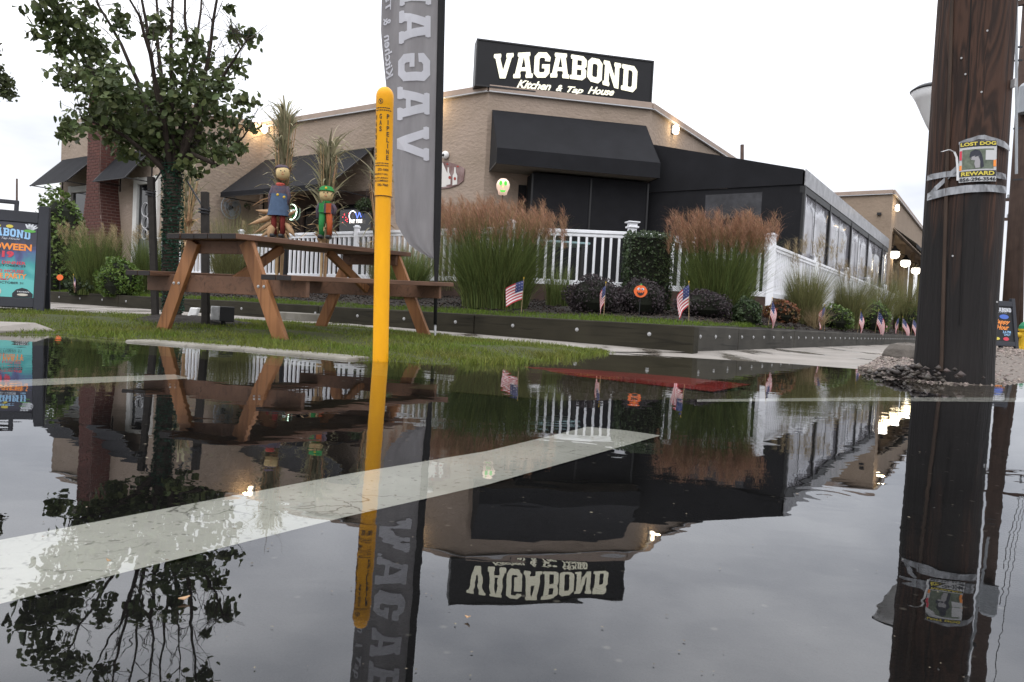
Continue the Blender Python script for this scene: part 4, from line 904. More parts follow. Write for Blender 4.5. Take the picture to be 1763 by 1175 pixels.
# ---------------------------------------------------------------- white railing round the patio
def railing():
    RT, RB = 1.6, .80
    FA = along(gnd(FB, RT), UL, 262); FE = gnd(along(gnd(F0, RT), UR, 1545))
    FA = gnd(FA)
    root = thing('white_railing', 'white vinyl picket railing around the restaurant patio', 'railing', gnd(F0, PZ))
    bal = None
    def section(a, b, cap=True):
        nonlocal bal
        d = (b - a).normalized(); L = (b - a).length; ang = math.atan2(d.y, d.x)
        mb = MB(); mb.beam(gnd(a, RT - .025) + d * .06, gnd(b, RT - .025) - d * .06, .075, .05); mb.beam(gnd(a, RT - .075) + d * .06, gnd(b, RT - .075) - d * .06, .045, .05); mb.build('top_rail', M['white_vinyl'], root, bevel=.006)
        mb = MB(); mb.beam(gnd(a, RB) + d * .06, gnd(b, RB) - d * .06, .045, .08); mb.build('bottom_rail', M['white_vinyl'], root, bevel=.006)
        n = int(round((L - .12) / .122)); 
        for i in range(1, n):
            p = gnd(a, (RT - .1 + RB + .04) / 2) + d * (.06 + (L - .12) * i / n)
            if bal is None:
                m_ = MB(); m_.box(p, .036, .036, RT - .1 - RB - .02, ang); bal = m_.build('baluster', M['white_vinyl'], root, org=p); bal['a'] = ang; del bal['a']; section.a0 = ang
            else: share(bal, root, p - wloc(root), rot=(0, 0, ang - section.a0))
    def post(p, w=.10, top=1.66, big=False):
        m_ = MB(); m_.box(gnd(p, (PZ - .12 + top) / 2), w, w, top - PZ + .12, R(12)); po = m_.build('post', M['white_vinyl'], root, bevel=.006)
        m_ = MB()
        if big: m_.box(gnd(p, top + .012), w + .05, w + .05, .024, R(12)); m_.box(gnd(p, top + .05), w + .01, w + .01, .052, R(12)); m_.box(gnd(p, top + .085), w + .07, w + .07, .018, R(12))
        else: m_.box(gnd(p, top + .012), w + .03, w + .03, .024, R(12)); m_.box(gnd(p, top + .035), w - .02, w - .02, .022, R(12))
        m_.build('post_cap', M['white_vinyl'], po, bevel=.004)
    nl = 3; ptsL = [FB.lerp(FA, k / nl) for k in range(nl + 1)]
    for k in range(nl): section(ptsL[k + 1], ptsL[k])
    section(FB, FC); section(FC, F0)
    nr = 5; ptsR = [F0.lerp(FE, k / nr) for k in range(nr + 1)]
    for k in range(nr): section(ptsR[k], ptsR[k + 1])
    for p in ptsL: post(p)
    post(FC, .11, 1.66, True); post(F0, .125, 1.72)
    for p in ptsR[1:]: post(p, .11, 1.70)
    # skirt under the railing
    allp = ptsL[::-1] + [FC, F0] + ptsR[1:]
    for a, b in zip(allp[:-1], allp[1:]):
        d = (b - a).normalized(); m_ = MB(); n_ = V((d.y, -d.x, 0)); m_.obox((gnd(a, .60) + gnd(b, .60)) / 2 + n_ * .01, d * ((b - a).length / 2 - .005), V((-d.y, d.x, 0)) * .035, UP * .16); m_.build('skirt_board', M['deckboard'], root, bevel=.005)
railing()

# ================================================================ THINGS ON THE VERGE
from mathutils.bvhtree import BVHTree
def bvh_of(rows_v, nrow, nv):
    return BVHTree.FromPolygons([V(p) for p in rows_v], [(i * (nv + 1) + j, (i + 1) * (nv + 1) + j, (i + 1) * (nv + 1) + j + 1, i * (nv + 1) + j + 1) for i in range(nrow - 1) for j in range(nv)])
_bv = [bvh_of(vv, len(vrows), 10), bvh_of(gv, len(grows), 8), bvh_of(bv, len(brows), 8)]
def gz(x, y, d=.04):
    best = None
    for b in _bv:
        h = b.ray_cast(V((x, y, 5)), V((0, 0, -1)))
        if h[0] is not None: best = h[0].z if best is None else max(best, h[0].z)
    return d if best is None else best

# ---------------------------------------------------------------- picnic table
def picnic_table():
    zt = .724; nr = Z(408, 402, zt); nl = Z(288, 402, zt); r = gnd(nr - nl).normalized(); ax = V((-r.y, r.x, 0))
    ax = (ax + UP * .038).normalized(); up = r.cross(ax).normalized(); Wt = gnd(nr - nl).length; L = 2.12; H = .70
    O = (nr + nl) / 2 - up * H
    P = lambda l, w_, h: O + ax * l + r * w_ + up * h
    root = thing('picnic_table', 'brown wooden picnic table with attached benches on the grass verge', 'picnic table', O + ax * L / 2)
    pw = Wt / 5
    def plank(l0, l1, w_, h, wd, th, name):
        m_ = MB(); m_.obox(P((l0 + l1) / 2, w_, h), ax * (l1 - l0) / 2, r * wd / 2, up * th / 2); pl = m_.build(name, M['oak_plank'], root, bevel=.004)
        m_ = MB(); m_.obox(P(l0 - .002, w_, h), ax * .003, r * (wd / 2 - .002), up * (th / 2 - .002)); m_.build('end_grain', M['plank_end'], pl)
    for k in range(5): plank(random.uniform(-.006, .006), L + random.uniform(-.01, .01), -Wt / 2 + pw * (k + .5), H - .019, pw - .007, .038, 'table_plank')
    bw = .125
    for s in (-1, 1):
        for k in (-.5, .5): plank(.02, L - .0, s * .66 + k * (bw + .006), .415, bw, .036, 'bench_plank')
    for l in (.20, L - .20):
        o = -1 if l < 1 else 1
        m_ = MB(); m_.beam(P(l, -Wt / 2 + .03, H - .085), P(l, Wt / 2 - .03, H - .085), .036, .09, up=up); m_.build('top_cleat', M['oak_plank'], root, bevel=.004)
        m_ = MB(); m_.beam(P(l, -.77, .35), P(l, .77, .35), .036, .125, up=up); cb_ = m_.build('cross_beam', M['oak_plank'], root, bevel=.004)
        for s in (-1, 1):
            top = P(l + o * .036, s * .25, H - .045); bot = P(l + o * .036, s * .57, 0); dl_ = (bot - top).normalized(); g = gz(bot.x, bot.y); bot = bot + dl_ * (bot.z - g + .03 if bot.z - g > -.03 else .0)
            m_ = MB(); u_ = (bot - top).normalized(); sd_ = ax.cross(u_).normalized()
            m_.obox((top + bot) / 2, sd_ * .055, ax * .018, u_ * (bot - top).length / 2); lg = m_.build('leg', M['oak_leg'], root, bevel=.004)
            q = P(l + o * .056, s * .41, .35)
            for e in (-.025, .025):
                b_ = MB(); b_.lathe([(.011, 0), (.011, .003), (.006, .005), (.006, .009)], q + r * e, 8, ax=ax * o); b_.build('bolt', M['bolt'], lg)
        m_ = MB(); m_.beam(P(l - o * .03, 0, .34), P(l - o * .58, 0, H - .05), .07, .036, up=r); m_.build('brace', M['oak_leg'], root, bevel=.004)
picnic_table()

# ---------------------------------------------------------------- yellow gas pipeline marker
def marker():
    b = Z(655, 622, 0); top = YD(663, 149, b.y); h = top.z; r0_ = .0445; tx = (top.x - b.x) / h
    root = thing('pipeline_marker', 'round-topped yellow gas pipeline marker post standing at the water edge', 'marker post', b)
    zs = YD(659, 338, b.y).z; ax = V((tx, 0, 1)).normalized()
    mb = MB(); mb.lathe([(.0405, -.06), (.0405, zs)], b, 28, ax=ax); mb.build('post', M['yellow'], root, smooth=False)
    prof = [(.0445, zs - .004), (.0445, h - .10), (.0452, h - .098), (.0452, h - .052)] + [(.0452 * math.cos(t), h - .052 + .050 * math.sin(t)) for t in np.linspace(.15, 1.5, 9)]
    mb = MB(); mb.lathe(prof, b, 28, ax=ax); sl = mb.build('sleeve', M['yellow'], root, smooth=True)
    md = sl.modifiers.new('es', 'EDGE_SPLIT'); md.split_angle = R(40)
    # lettering wrapped round the sleeve
    X = ax.cross(V((0, 1, 0))).normalized() * 1; Yv = -V((0, 1, 0)); X = V((1, 0, 0)); view = math.atan2(-b.x, -(-b.y)) 
    vd = (CAM - gnd(b, CAMZ)).normalized(); vd = V((vd.x, vd.y, 0)).normalized(); rt_ = V((-vd.y, vd.x, 0))
    if rt_.x < 0: rt_ = -rt_
    rr = .0462
    def f(px_, z):        # px_: metres round the surface from the line of sight
        a = px_ / rr; return b + ax * z + (vd * math.cos(a) + rt_ * math.sin(a)) * rr
    zz = lambda py: YD(660, py, b.y).z
    pxm = b.y / FPX      # metres per pixel at the marker
    def arc(px): return rr * math.asin(max(-.98, min(.98, (px - 662) * pxm / rr)))
    cols = [('PIPELINE', 668, 199, 279), ('GAS', 655.5, 199, 231), ('WARNING', 648.4, 200, 279)]
    for wd, px, y0, y1 in cols:
        mb = MB(); n = len(wd); st = (y1 - y0) / n; hw = .0068 if wd != 'WARNING' else .0068
        for i, chh in enumerate(wd):
            za = zz(y0 + st * (i + .90)); zb = zz(y0 + st * (i + .10)); c = arc(px); w2 = hw * (.35 if chh == 'I' else 1)
            put(mb, chh, c - w2, za, c + w2, zb, f, bold=.03)
        mb.build('lettering', M['ink'], sl)
    mb = MB(); c = arc(655); cz = zz(178.5)
    for r_ in (.0135,):
        n = 24; o = len(mb.v)
        for i in range(n):
            t = 2 * math.pi * i / n
            for q in (r_, r_ - .0028): mb.v.append(tuple(f(c + q * math.cos(t), cz + q * math.sin(t))))
        for i in range(n): mb.f.append((o + 2 * i, o + 2 * i + 1, o + (2 * i + 3) % (2 * n), o + (2 * i + 2) % (2 * n))); mb.mi.append(0)
    mb.tess([[(-.0095, .0075), (-.0075, .0095), (.0095, -.0075), (.0075, -.0095)]], lambda x, y: f(c + x, cz + y)); mb.tess([[(-.004, -.008), (-.001, -.008), (.002, .002), (.006, .006), (.004, .008), (-.002, .004)]], lambda x, y: f(c + x, cz + y + .0003)); mb.build('no_digging_symbol', M['ink'], sl)
    for i, (tx_, py, px0, px1, h_) in enumerate((('272-1000', 295, 652, 670, 4.2), ('EMERGENCY CALL', 302.5, 645, 669.5, 3), ('SOUTH JERSEY', 309.5, 646, 670, 3.4), ('GAS COMPANY', 314, 646, 670, 3.4), ('582-7060', 321, 652, 670, 4.2))):
        mb = MB(); put(mb, tx_, arc(px0), zz(py + h_ / 2), arc(px1), zz(py - h_ / 2), f, bold=.02); mb.build('lettering', M['ink'], sl)
    mb = MB()
    for py in (189.5, 193.5, 284, 288):
        x = 648.
        while x < 670: q = random.uniform(1.2, 3.4); mb.tess([[(arc(x), zz(py + .8)), (arc(x + q), zz(py + .8)), (arc(x + q), zz(py - .8)), (arc(x), zz(py - .8))]], f); x += q + .7
    tag(mb.build('small_print', M['ink'], sl), kind='stuff')
    mb = MB(); mb.tube([b + ax * (zs - .003) + (vd * math.cos(t) + rt_ * math.sin(t)) * .0455 for t in np.linspace(-1.6, 1.6, 14)], .0016, 5); mb.build('band', M['ink'], root)
marker()

# ---------------------------------------------------------------- feather flag (its back side shows, so the wordmark reads mirrored)
def feather():
    b = Z(749, 580, .045); D = b.y; root = thing('feather_flag', 'grey feather flag with black sleeve and mirrored white VAGABOND lettering', 'flag', b)
    pt = YD(760.5, 0, D); lean = (pt.x - b.x) / (pt.z - b.z); zp = lambda py: YD(755, py, D).z
    HH = 3.9; poleX = lambda z: b.x + lean * (z - b.z)
    mb = MB(); mb.tube([V((poleX(z), D, z)) for z in (b.z - .06, .5, 1.5, 2.5, 3.4)] , [.009, .009, .008, .007, .006], 8); mb.build('pole', M['black_metal'], root)
    mb = MB(); mb.tube([V((poleX(z), D, z)) for z in (b.z - .05, b.z + .14)], .011, 8); mb.build('ground_spike', M['drip'], root)
    ed = [(447, 744), (436, 722), (425, 704), (405, 690), (385, 679), (330, 677), (260, 674), (200, 669), (130, 662), (90, 658), (60, 655.5), (0, 656.5), (-60, 657), (-140, 658), (-200, 664), (-245, 680), (-275, 705), (-290, 740)]
    def leftx(z):
        ys = [zp(e[0]) for e in ed]; xs = [YD(e[1], e[0], D).x for e in ed]; return float(np.interp(z, ys, xs))
    z0, z1 = zp(446), zp(-290); nz_, nu = 60, 16
    def wave(u, z): return .045 * math.sin(u * 5.5 + z * 1.1) * u + .02 * math.sin(u * 11 - z * 2.3) * u + .03 * math.sin(z * 2.1) * u
    def pt_(u, z): x1 = poleX(z) - .012; x0 = leftx(z); return V((x1 + (x0 - x1) * u, D + wave(u, z), z))
    mb = MB(); vs = []; fs = []
    for i in range(nz_ + 1):
        for j in range(nu + 1): vs.append(pt_(j / nu, z0 + (z1 - z0) * i / nz_))
    for i in range(nz_):
        for j in range(nu): q = i * (nu + 1) + j; fs.append((q, q + 1, q + nu + 2, q + nu + 1))
    mb.add(vs, fs); bn = mb.build('banner', M['banner'], root, smooth=True)
    # sleeve
    mb = MB(); mb.tube([V((poleX(z), D - .004, z)) for z in np.linspace(zp(560), z1, 12)], [.016] + [.018] + [.034] * 10, 8); mb.build('sleeve', M['banner_edge'], root, smooth=True)
    # lettering: cell (advance up, letter height to the right)
    def f(px, py):
        q = YD(px, py, D); z = q.z; x1 = poleX(z) - .012; x0 = leftx(z); u = max(0, min(1, (q.x - x1) / (x0 - x1))); return V((q.x, D + wave(u, z) - .010, z))
    for i, chh in enumerate('VAGABOND'):
        w_, loops = slab(chh); yb = 278 - i * 66.5 - (2 if i else 0); hgt = 56
        mb = MB()
        # subdivide: split outline edges so the letter follows the cloth
        def dens(l):
            o = []
            for p, q in zip(l, l[1:] + l[:1]):
                for k in range(3): o.append((p[0] + (q[0] - p[0]) * k / 3, p[1] + (q[1] - p[1]) * k / 3))
            return o
        mb.tess([dens(l) for l in loops], lambda a_, c_: f(684 + 55 * c_ + 1.5 * i * .6, yb - (a_ + .02) / .86 * hgt)); mb.build('lettering', M['banner_white'], bn)
    for word, y0, y1 in (('Kitchen', 138, 60), ('&', 44, 30), ('Tap', 15, -25), ('House', -40, -110)):
        mb = MB(); vs2, fs2 = text2d(word, .02, .4, 1.0)
        mb.add([f(661 + 12 * v_ + (yy - 60) * .06 if (yy := y0 + (y1 - y0) * u) > 60 else 660 + 12 * v_, y0 + (y1 - y0) * u) for u, v_ in vs2], fs2); mb.build('lettering', M['banner_white'], bn)
feather()

# ---------------------------------------------------------------- sandwich boards
def plate_fn(o, u, v_, n_, e): return lambda x, y: o + u * x + v_ * y + n_ * e
def sandwich(o, ang, Wd, Hh, tilt, label, face, handle=True):
    u = V((math.cos(ang), math.sin(ang), 0)); n0 = V((u.y, -u.x, 0)); v_ = (UP * math.cos(tilt) - n0 * math.sin(tilt)).normalized(); n_ = (n0 * math.cos(tilt) + UP * math.sin(tilt)).normalized()
    root = thing('sandwich_board', label, 'sandwich board', o, None)
    fr = .09 * Wd / .78; plm = mat('board_plastic', (.030, .032, .040), .55, .2, 6)
    for side in (0, 1):
        oo = o if side == 0 else o - n0 * 2 * math.sin(tilt) * Hh - n0 * .02; nn, vv_ = (n_, v_) if side == 0 else ((-n0 * math.cos(tilt) + UP * math.sin(tilt)), (UP * math.cos(tilt) + n0 * math.sin(tilt)).normalized())
        c = lambda x, y, e=0: oo + u * x + vv_ * y + nn * e
        mb = MB()
        for s in (-1, 1): mb.obox(c(s * (Wd / 2 - fr / 2), Hh / 2 - .01, 0), u * fr / 2, vv_ * (Hh / 2 + .02), nn * .022)
        mb.obox(c(0, Hh - .11 * Hh, 0), u * (Wd / 2 - fr), vv_ * .055 * Hh, nn * .02); mb.obox(c(0, .055 * Hh, 0), u * (Wd / 2 - fr), vv_ * .045 * Hh, nn * .02)
        pn = mb.build('frame', plm, root, bevel=.006)
        mb = MB(); mb.obox(c(0, .47 * Hh, -.004), u * (Wd / 2 - fr), vv_ * .37 * Hh, nn * .008); pan = mb.build('panel', M['sign_black'], root)
        if side == 0:
            if handle:
                mb = MB()
                for s in (-1, 1): mb.obox(c(s * .11, Hh - .02, -.005), u * .018, vv_ * .06, nn * .016)
                mb.obox(c(0, Hh + .03, -.005), u * .128, vv_ * .018, nn * .0165); mb.build('handle', plm, root, bevel=.004)
            face(pan, lambda x, y, e=.0062: oo + u * x + vv_ * y + nn * e, Wd - 2 * fr, .1 * Hh, .84 * Hh)
    for s in (-1, 1):
        mb = MB(); a = o + u * s * (Wd / 2 - .03) + v_ * Hh * .35; e2 = o - n0 * 2 * math.sin(tilt) * Hh; b_ = a - n0 * 2 * math.sin(tilt) * Hh * .65; mb.beam(a, b_, .02, .02); mb.build('spreader', plm, root)
    return root
C_ = {k: flat('print_' + k, v, .5) for k, v in dict(blue=(.28, .50, .75), white=(.62, .64, .68), orange=(.78, .25, .04), red=(.55, .04, .07), black=(.012, .014, .02), yellow=(.58, .48, .07), green=(.10, .35, .06), bone=(.5, .47, .40), cyan=(.10, .42, .45)).items()}
def poster_bg():
    m, n, b = newmat('poster_bg'); N = n.nodes.new; L = n.links.new
    t = N('ShaderNodeTexCoord'); no = N('ShaderNodeTexNoise'); no.inputs['Scale'].default_value = 3.2; no.inputs['Detail'].default_value = 5; no.inputs['Distortion'].default_value = .6; L(t.outputs['Object'], no.inputs[0])
    sx = N('ShaderNodeSeparateXYZ'); L(t.outputs['Object'], sx.inputs[0])
    g = N('ShaderNodeMath'); g.operation = 'MULTIPLY_ADD'; g.inputs[1].default_value = -1.5; g.inputs[2].default_value = 0.92; L(sx.outputs[2], g.inputs[0])
    ad = N('ShaderNodeMath'); ad.operation = 'MULTIPLY_ADD'; ad.inputs[1].default_value = 1.1; L(no.outputs[0], ad.inputs[0]); L(g.outputs[0], ad.inputs[2])
    r_ = N('ShaderNodeValToRGB'); e = r_.color_ramp.elements; e[0].position = .48; e[0].color = (.02, .02, .04, 1); e[1].position = 1.25 if False else 1.0; e[1].color = (.10, .42, .40, 1)
    e2 = e.new(.66); e2.color = (.06, .08, .22, 1); e3 = e.new(.82); e3.color = (.03, .28, .28, 1); L(ad.outputs[0], r_.inputs[0]); L(r_.outputs[0], b.inputs['Base Color']); b.inputs['Roughness'].default_value = .35
    return m
M['poster_bg'] = poster_bg()
def disc(mb, f, cx, cy, rx, ry, e, n=18, fn=None): mb.poly([f(cx + rx * math.cos(t), cy + ry * math.sin(t), e) for t in np.linspace(0, 2 * math.pi, n + 1)[:-1]])
def face_halloween(pan, f, w_, y0, y1):
    h = y1 - y0; hw = w_ / 2; Y_ = lambda k: y0 + h * k
    mb = MB(); mb.quad(f(-hw + .006, Y_(.01), .0056), f(hw - .006, Y_(.01), .0056), f(hw - .006, Y_(.99), .0056), f(-hw + .006, Y_(.99), .0056)); ps = mb.build('poster', M['poster_bg'], pan)
    def T(s, x0, k0, x1, k1, c, bold=.02, shear=0): m_ = MB(); put(m_, s, x0, Y_(k0), x1, Y_(k1), lambda a, b_: f(a, b_, .0085), bold, shear); m_.build('lettering', C_[c], ps)
    m_ = MB(); put_slab(m_, 'VAGABOND', -hw * .78, hw * .80, lambda u: Y_(.80 - .03 * (2 * u - 1) ** 2), lambda u: Y_(.905 - .03 * (2 * u - 1) ** 2), lambda a, b_: f(a, b_, .0085)); m_.build('lettering', C_['blue'], ps)
    T('Kitchen & Tap House', -.5 * hw, .75, .52 * hw, .785, 'white', 0, .4)
    T('HALLOWEEN', -.92 * hw, .62, .86 * hw, .71, 'orange', .04); T('2019', -.38 * hw, .52, .38 * hw, .605, 'red', .05)
    T('MYSTERY DINNER', -.72 * hw, .435, .72 * hw, .475, 'red', .02); T('FRIDAY, OCTOBER 25', -.72 * hw, .40, .72 * hw, .43, 'black', .01)
    T('HAUNTED HOUSE', -.68 * hw, .325, .68 * hw, .365, 'red', .02); T('COSTUME PARTY', -.76 * hw, .25, .76 * hw, .315, 'orange', .03)
    T('DJ SAMMY', -.3 * hw, .215, .3 * hw, .245, 'red', .02); T('THURSDAY, OCTOBER 31', -.7 * hw, .175, .68 * hw, .208, 'black', .01)
    m_ = MB(); disc(m_, f, -.05 * hw, Y_(.075), .15 * hw, h * .06, .008); disc(m_, f, -.05 * hw, Y_(.03), .09 * hw, h * .025, .0082); sk2 = m_.build('skull_print', C_['bone'], ps)
    m_ = MB(); disc(m_, f, -.11 * hw, Y_(.07), .045 * hw, h * .016, .0095); disc(m_, f, .015 * hw, Y_(.07), .045 * hw, h * .016, .0095); disc(m_, f, -.05 * hw, Y_(.045), .018 * hw, h * .008, .0095); m_.build('skull_eyes', C_['black'], sk2)
    m_ = MB(); m_.poly([f(x, Y_(k), .008) for x, k in ((.40 * hw, .012), (.96 * hw, .012), (.96 * hw, .06), (.80 * hw, .12), (.66 * hw, .135), (.50 * hw, .11), (.40 * hw, .06))]); tv = m_.build('tavern_print', C_['black'], ps)
    m_ = MB(); put(m_, 'TAVERN', .52 * hw, Y_(.075), .86 * hw, Y_(.09), lambda a, b_: f(a, b_, .0095), .02); m_.build('lettering', C_['white'], tv)
    m_ = MB(); disc(m_, f, .68 * hw, Y_(.045), .15 * hw, h * .016, .0095); m_.build('tavern_eye', C_['bone'], tv)
    m_ = MB()
    for k in range(5):
        a = .4 + k * .42; bx = .78 * hw; by = Y_(.895); m_.poly([f(bx + .05 * hw * math.cos(a) - .02 * math.sin(a), by + .02 * math.sin(a), .0105), f(bx + .24 * hw * math.cos(a) - .008, by + h * .06 * math.sin(a) + .02, .0105), f(bx + .24 * hw * math.cos(a) + .008, by + h * .06 * math.sin(a) + .02, .0105), f(bx + .05 * hw * math.cos(a) + .012, by + .01 * math.sin(a), .0105)])
    m_.build('skeleton_hand_print', C_['white'], ps)
    m_ = MB(); disc(m_, f, .78 * hw, Y_(.885), .17 * hw, h * .02, .0100); m_.build('leaf_print', C_['green'], ps)
    m_ = MB(); disc(m_, f, -.12 * hw, Y_(.93), .10 * hw, h * .022, .009); disc(m_, f, .22 * hw, Y_(.93), .10 * hw, h * .022, .009); m_.build('pumpkin_print', C_['yellow'], ps)
bo = Z(-6, 530, .085)
sandwich(bo, R(24), 140 / FPX * bo.y, 183 / FPX * bo.y, R(9), 'large sandwich board with a HALLOWEEN 2019 poster on the verge', face_halloween)
def face_happy(pan, f, w_, y0, y1):
    h = y1 - y0; hw = w_ / 2; Y_ = lambda k: y0 + h * k
    def T(s, x0, k0, x1, k1, c, bold=.02, shear=0): m_ = MB(); put(m_, s, x0, Y_(k0), x1, Y_(k1), lambda a, b_: f(a, b_, .0065), bold, shear); m_.build('lettering', C_[c], pan)
    m_ = MB(); put_slab(m_, 'VAGABOND', -hw * .9, hw * .9, lambda u: Y_(.84), lambda u: Y_(.95), lambda a, b_: f(a, b_, .0065)); m_.build('lettering', C_['white'], pan)
    T('Kitchen & Tap House', -.5 * hw, .80, .5 * hw, .825, 'white', 0, .4)
    m_ = MB(); disc(m_, f, .22 * hw, Y_(.70), .42 * hw, h * .065, .0065); m_.build('beer_badge', flat('badge_blue', (.05, .12, .45), .4), pan)
    T('Happy', -.8 * hw, .47, .75 * hw, .62, 'orange', .03, .4); T('Hour', -.55 * hw, .33, .6 * hw, .47, 'orange', .03, .4)
    T('3-6 PM', .0 * hw, .24, .72 * hw, .31, 'blue', .02); T('DAILY', .1 * hw, .17, .68 * hw, .23, 'blue', .02)
    m_ = MB(); disc(m_, f, -.55 * hw, Y_(.08), .24 * hw, h * .04, .0065); m_.build('beer_badge', C_['yellow'], pan)
    m_ = MB(); disc(m_, f, .25 * hw, Y_(.08), .26 * hw, h * .05, .0065); m_.build('beer_badge', C_['red'], pan)
b2 = YD(1728, 597, 14.5)
sandwich(b2, R(20), 70 / FPX * 14.5, 84 / FPX * 14.5, R(9), 'dark sandwich board reading Happy Hour 3-6 PM behind the utility pole', face_happy, handle=False)

# ================================================================ TREES
def street_tree():
    D = 7.1; tb = YD(297, 545, D); tb.z = gz(tb.x, tb.y)
    root = thing('street_tree', 'young street tree with bare upright limbs and trunk wrapped in green string lights', 'tree', tb)
    P = lambda px, py, dy=0: YD(px, py, D + dy)
    mb = MB()
    trunk_top = P(297, 300); tp = [tb - UP * .08, tb + UP * .03, P(293, 470), P(294, 400), P(297, 340), trunk_top]
    mb.tube(tp, [.105, .085, .078, .074, .078, .085], 12)
    mb.build('trunk', M['bark'], root, smooth=True)
    limbs = MB(); tw_ = MB(); tips = []
    def limb(pts, r0_, r1_, dst=limbs, n=7):
        k = len(pts); 
        q = []
        for i in range(k - 1):
            for s in range(3):
                t = s / 3; q.append(pts[i].lerp(pts[i + 1], t) + V((random.gauss(0, .008), random.gauss(0, .008), 0)))
        q.append(pts[-1]); m_ = len(q); dst.tube(q, [r0_ + (r1_ - r0_) * i / (m_ - 1) for i in range(m_)], n, cap=False); return q
    main = [[(297, 300), (283, 220), (262, 120), (243, 0), (228, -120)], [(297, 300), (285, 200), (272, 90), (270, 0), (262, -160)], [(298, 300), (296, 190), (294, 90), (296, 0), (300, -190)],
            [(299, 300), (315, 200), (319, 100), (319, 0), (324, -150)], [(300, 300), (332, 210), (357, 110), (372, 0), (385, -120)], [(297, 300), (260, 200), (225, 110), (170, 10), (140, -80)],
            [(297, 302), (245, 235), (190, 165), (135, 90), (95, 10)], [(300, 300), (345, 190), (395, 120), (425, 70)], [(298, 310), (330, 265), (375, 285), (400, 262), (428, 222)], [(297, 305), (250, 260), (200, 225), (140, 205)], [(299, 300), (340, 240), (362, 165), (410, 110)], [(296, 300), (276, 170), (250, 60), (205, -40)], [(299, 300), (322, 160), (342, 60), (352, -60)]]
    dys = [-.25, .3, -.1, .2, -.2, .35, .15, -.3, -.15, -.35, .5, -.5, .55]
    allq = []
    for L_, dy in zip(main, dys):
        pts = [P(x, y, dy * i / (len(L_) - 1) * 1.4) for i, (x, y) in enumerate(L_)]; q = limb(pts, .030, .006); allq.append(q)
    for q in allq:                       # side twigs
        for _ in range(9):
            i = random.randrange(5, len(q)); p = q[i]; a = random.uniform(0, 6.28); d = V((math.cos(a) * .6, math.sin(a) * .6, random.uniform(.2, 1.1))).normalized(); L = random.uniform(.15, .5)
            limb([p, p + d * L * .5 + UP * .02, p + d * L + UP * .06], .0055, .0016, tw_, 4)
            for _ in range(2):
                s = p + d * L * random.uniform(.3, .9); d2 = (d + V((random.gauss(0, .6), random.gauss(0, .6), random.gauss(0, .4)))).normalized(); limb([s, s + d2 * .08, s + d2 * .17], .003, .001, tw_, 4)
    limbs.build('limbs', M['bark'], root, smooth=True); tag(tw_.build('twigs', M['bark'], root), kind='stuff')
    cl = [(85, 30, 30), (90, 5, 22), (125, 45, 30), (100, 72, 24), (140, 70, 25), (165, 90, 30), (112, 130, 22), (150, 122, 34), (175, 150, 34), (200, 172, 34), (209, 46, 18), (205, 25, 9), (180, 198, 38), (125, 215, 22), (112, 228, 13), (200, 215, 38), (235, 170, 28), (250, 200, 34), (230, 235, 34), (278, 45, 18), (262, 60, 14), (330, 68, 18), (345, 92, 20), (305, 105, 18), (402, 60, 15), (430, 65, 17), (405, 115, 17), (370, 130, 24), (330, 140, 28), (300, 160, 32), (350, 160, 28), (382, 150, 17), (270, 170, 28), (330, 200, 34), (290, 220, 38), (370, 190, 20), (420, 175, 16), (402, 208, 18), (432, 215, 11), (330, 240, 28), (370, 250, 24), (385, 268, 17), (300, 258, 30), (250, 245, 24), (350, 268, 17), (397, 240, 16), (412, 256, 10), (212, 262, 16), (270, 275, 18), (320, 285, 16),
          (150, -60, 30), (110, -30, 25), (215, -70, 20), (270, -110, 18), (330, -90, 20), (390, -60, 20), (190, 120, 16), (155, 20, 18), (60, 60, 8), (335, 300, 10), (395, 15, 8)]
    cs = []; outs = []
    for x, y, r in cl:
        dy = random.uniform(-.55, .55); c = P(x, y, dy); rad = r * D / FPX * 1.02; n = int(15 + (r / 10) ** 2 * 14.5)
        p = np.array(c) + rng.normal(0, 1, (n, 3)) * np.array([rad, rad * 1.1, rad * .9]) * .56; d = p - np.array(c); d /= (np.linalg.norm(d, axis=1, keepdims=True) + 1e-6); cs.append(p); outs.append(d)
    cs = np.concatenate(cs); outs = np.concatenate(outs); v, f = leaves(cs, .070, outs, .25)
    npmesh('crown', v, f, M['leaf'], root)
    # wire wrap on the trunk and lower limbs
    mb = MB(); pts = []
    for i in range(520):
        t = i / 519; z = tb.z + .12 + t * (trunk_top.z - tb.z - .02); c = P(295, 400); k = (z - tb.z) / (trunk_top.z - tb.z); cx = tb.x + (trunk_top.x - tb.x) * k; r = .086 + .010 * math.sin(i * 1.7) + random.uniform(-.003, .005); a = i * .52
        pts.append(V((cx + r * math.cos(a), D + r * math.sin(a), z)))
    mb.tube(pts, .0042, 4); wr = mb.build('string_light_wire', M['wire_green'], root)
    n = 1500; t = U(0, 1, n); a = U(0, 6.28, n); r = .088 + U(0, .014, n)
    c = np.stack([tb.x + (trunk_top.x - tb.x) * t + r * np.cos(a), D + r * np.sin(a), tb.z + .05 + t * (trunk_top.z - tb.z)], 1); v, f = leaves(c, .024); tag(npmesh('wire_bulbs', v, f, M['wire_green'], root), kind='stuff')
    for (x0, y0, x1, y1) in ((262, 92, 405, 96), (345, 40, 440, 60)):
        mb = MB(); mb.tube([P(x0 + (x1 - x0) * t, y0 + (y1 - y0) * t + 6 * math.sin(math.pi * t), -.2) for t in np.linspace(0, 1, 9)], .0025, 4); mb.build('string_light_wire', M['wire_green'], root)
    # mulch mound
    mc = gnd(P(330, 555), 0); n1 = []
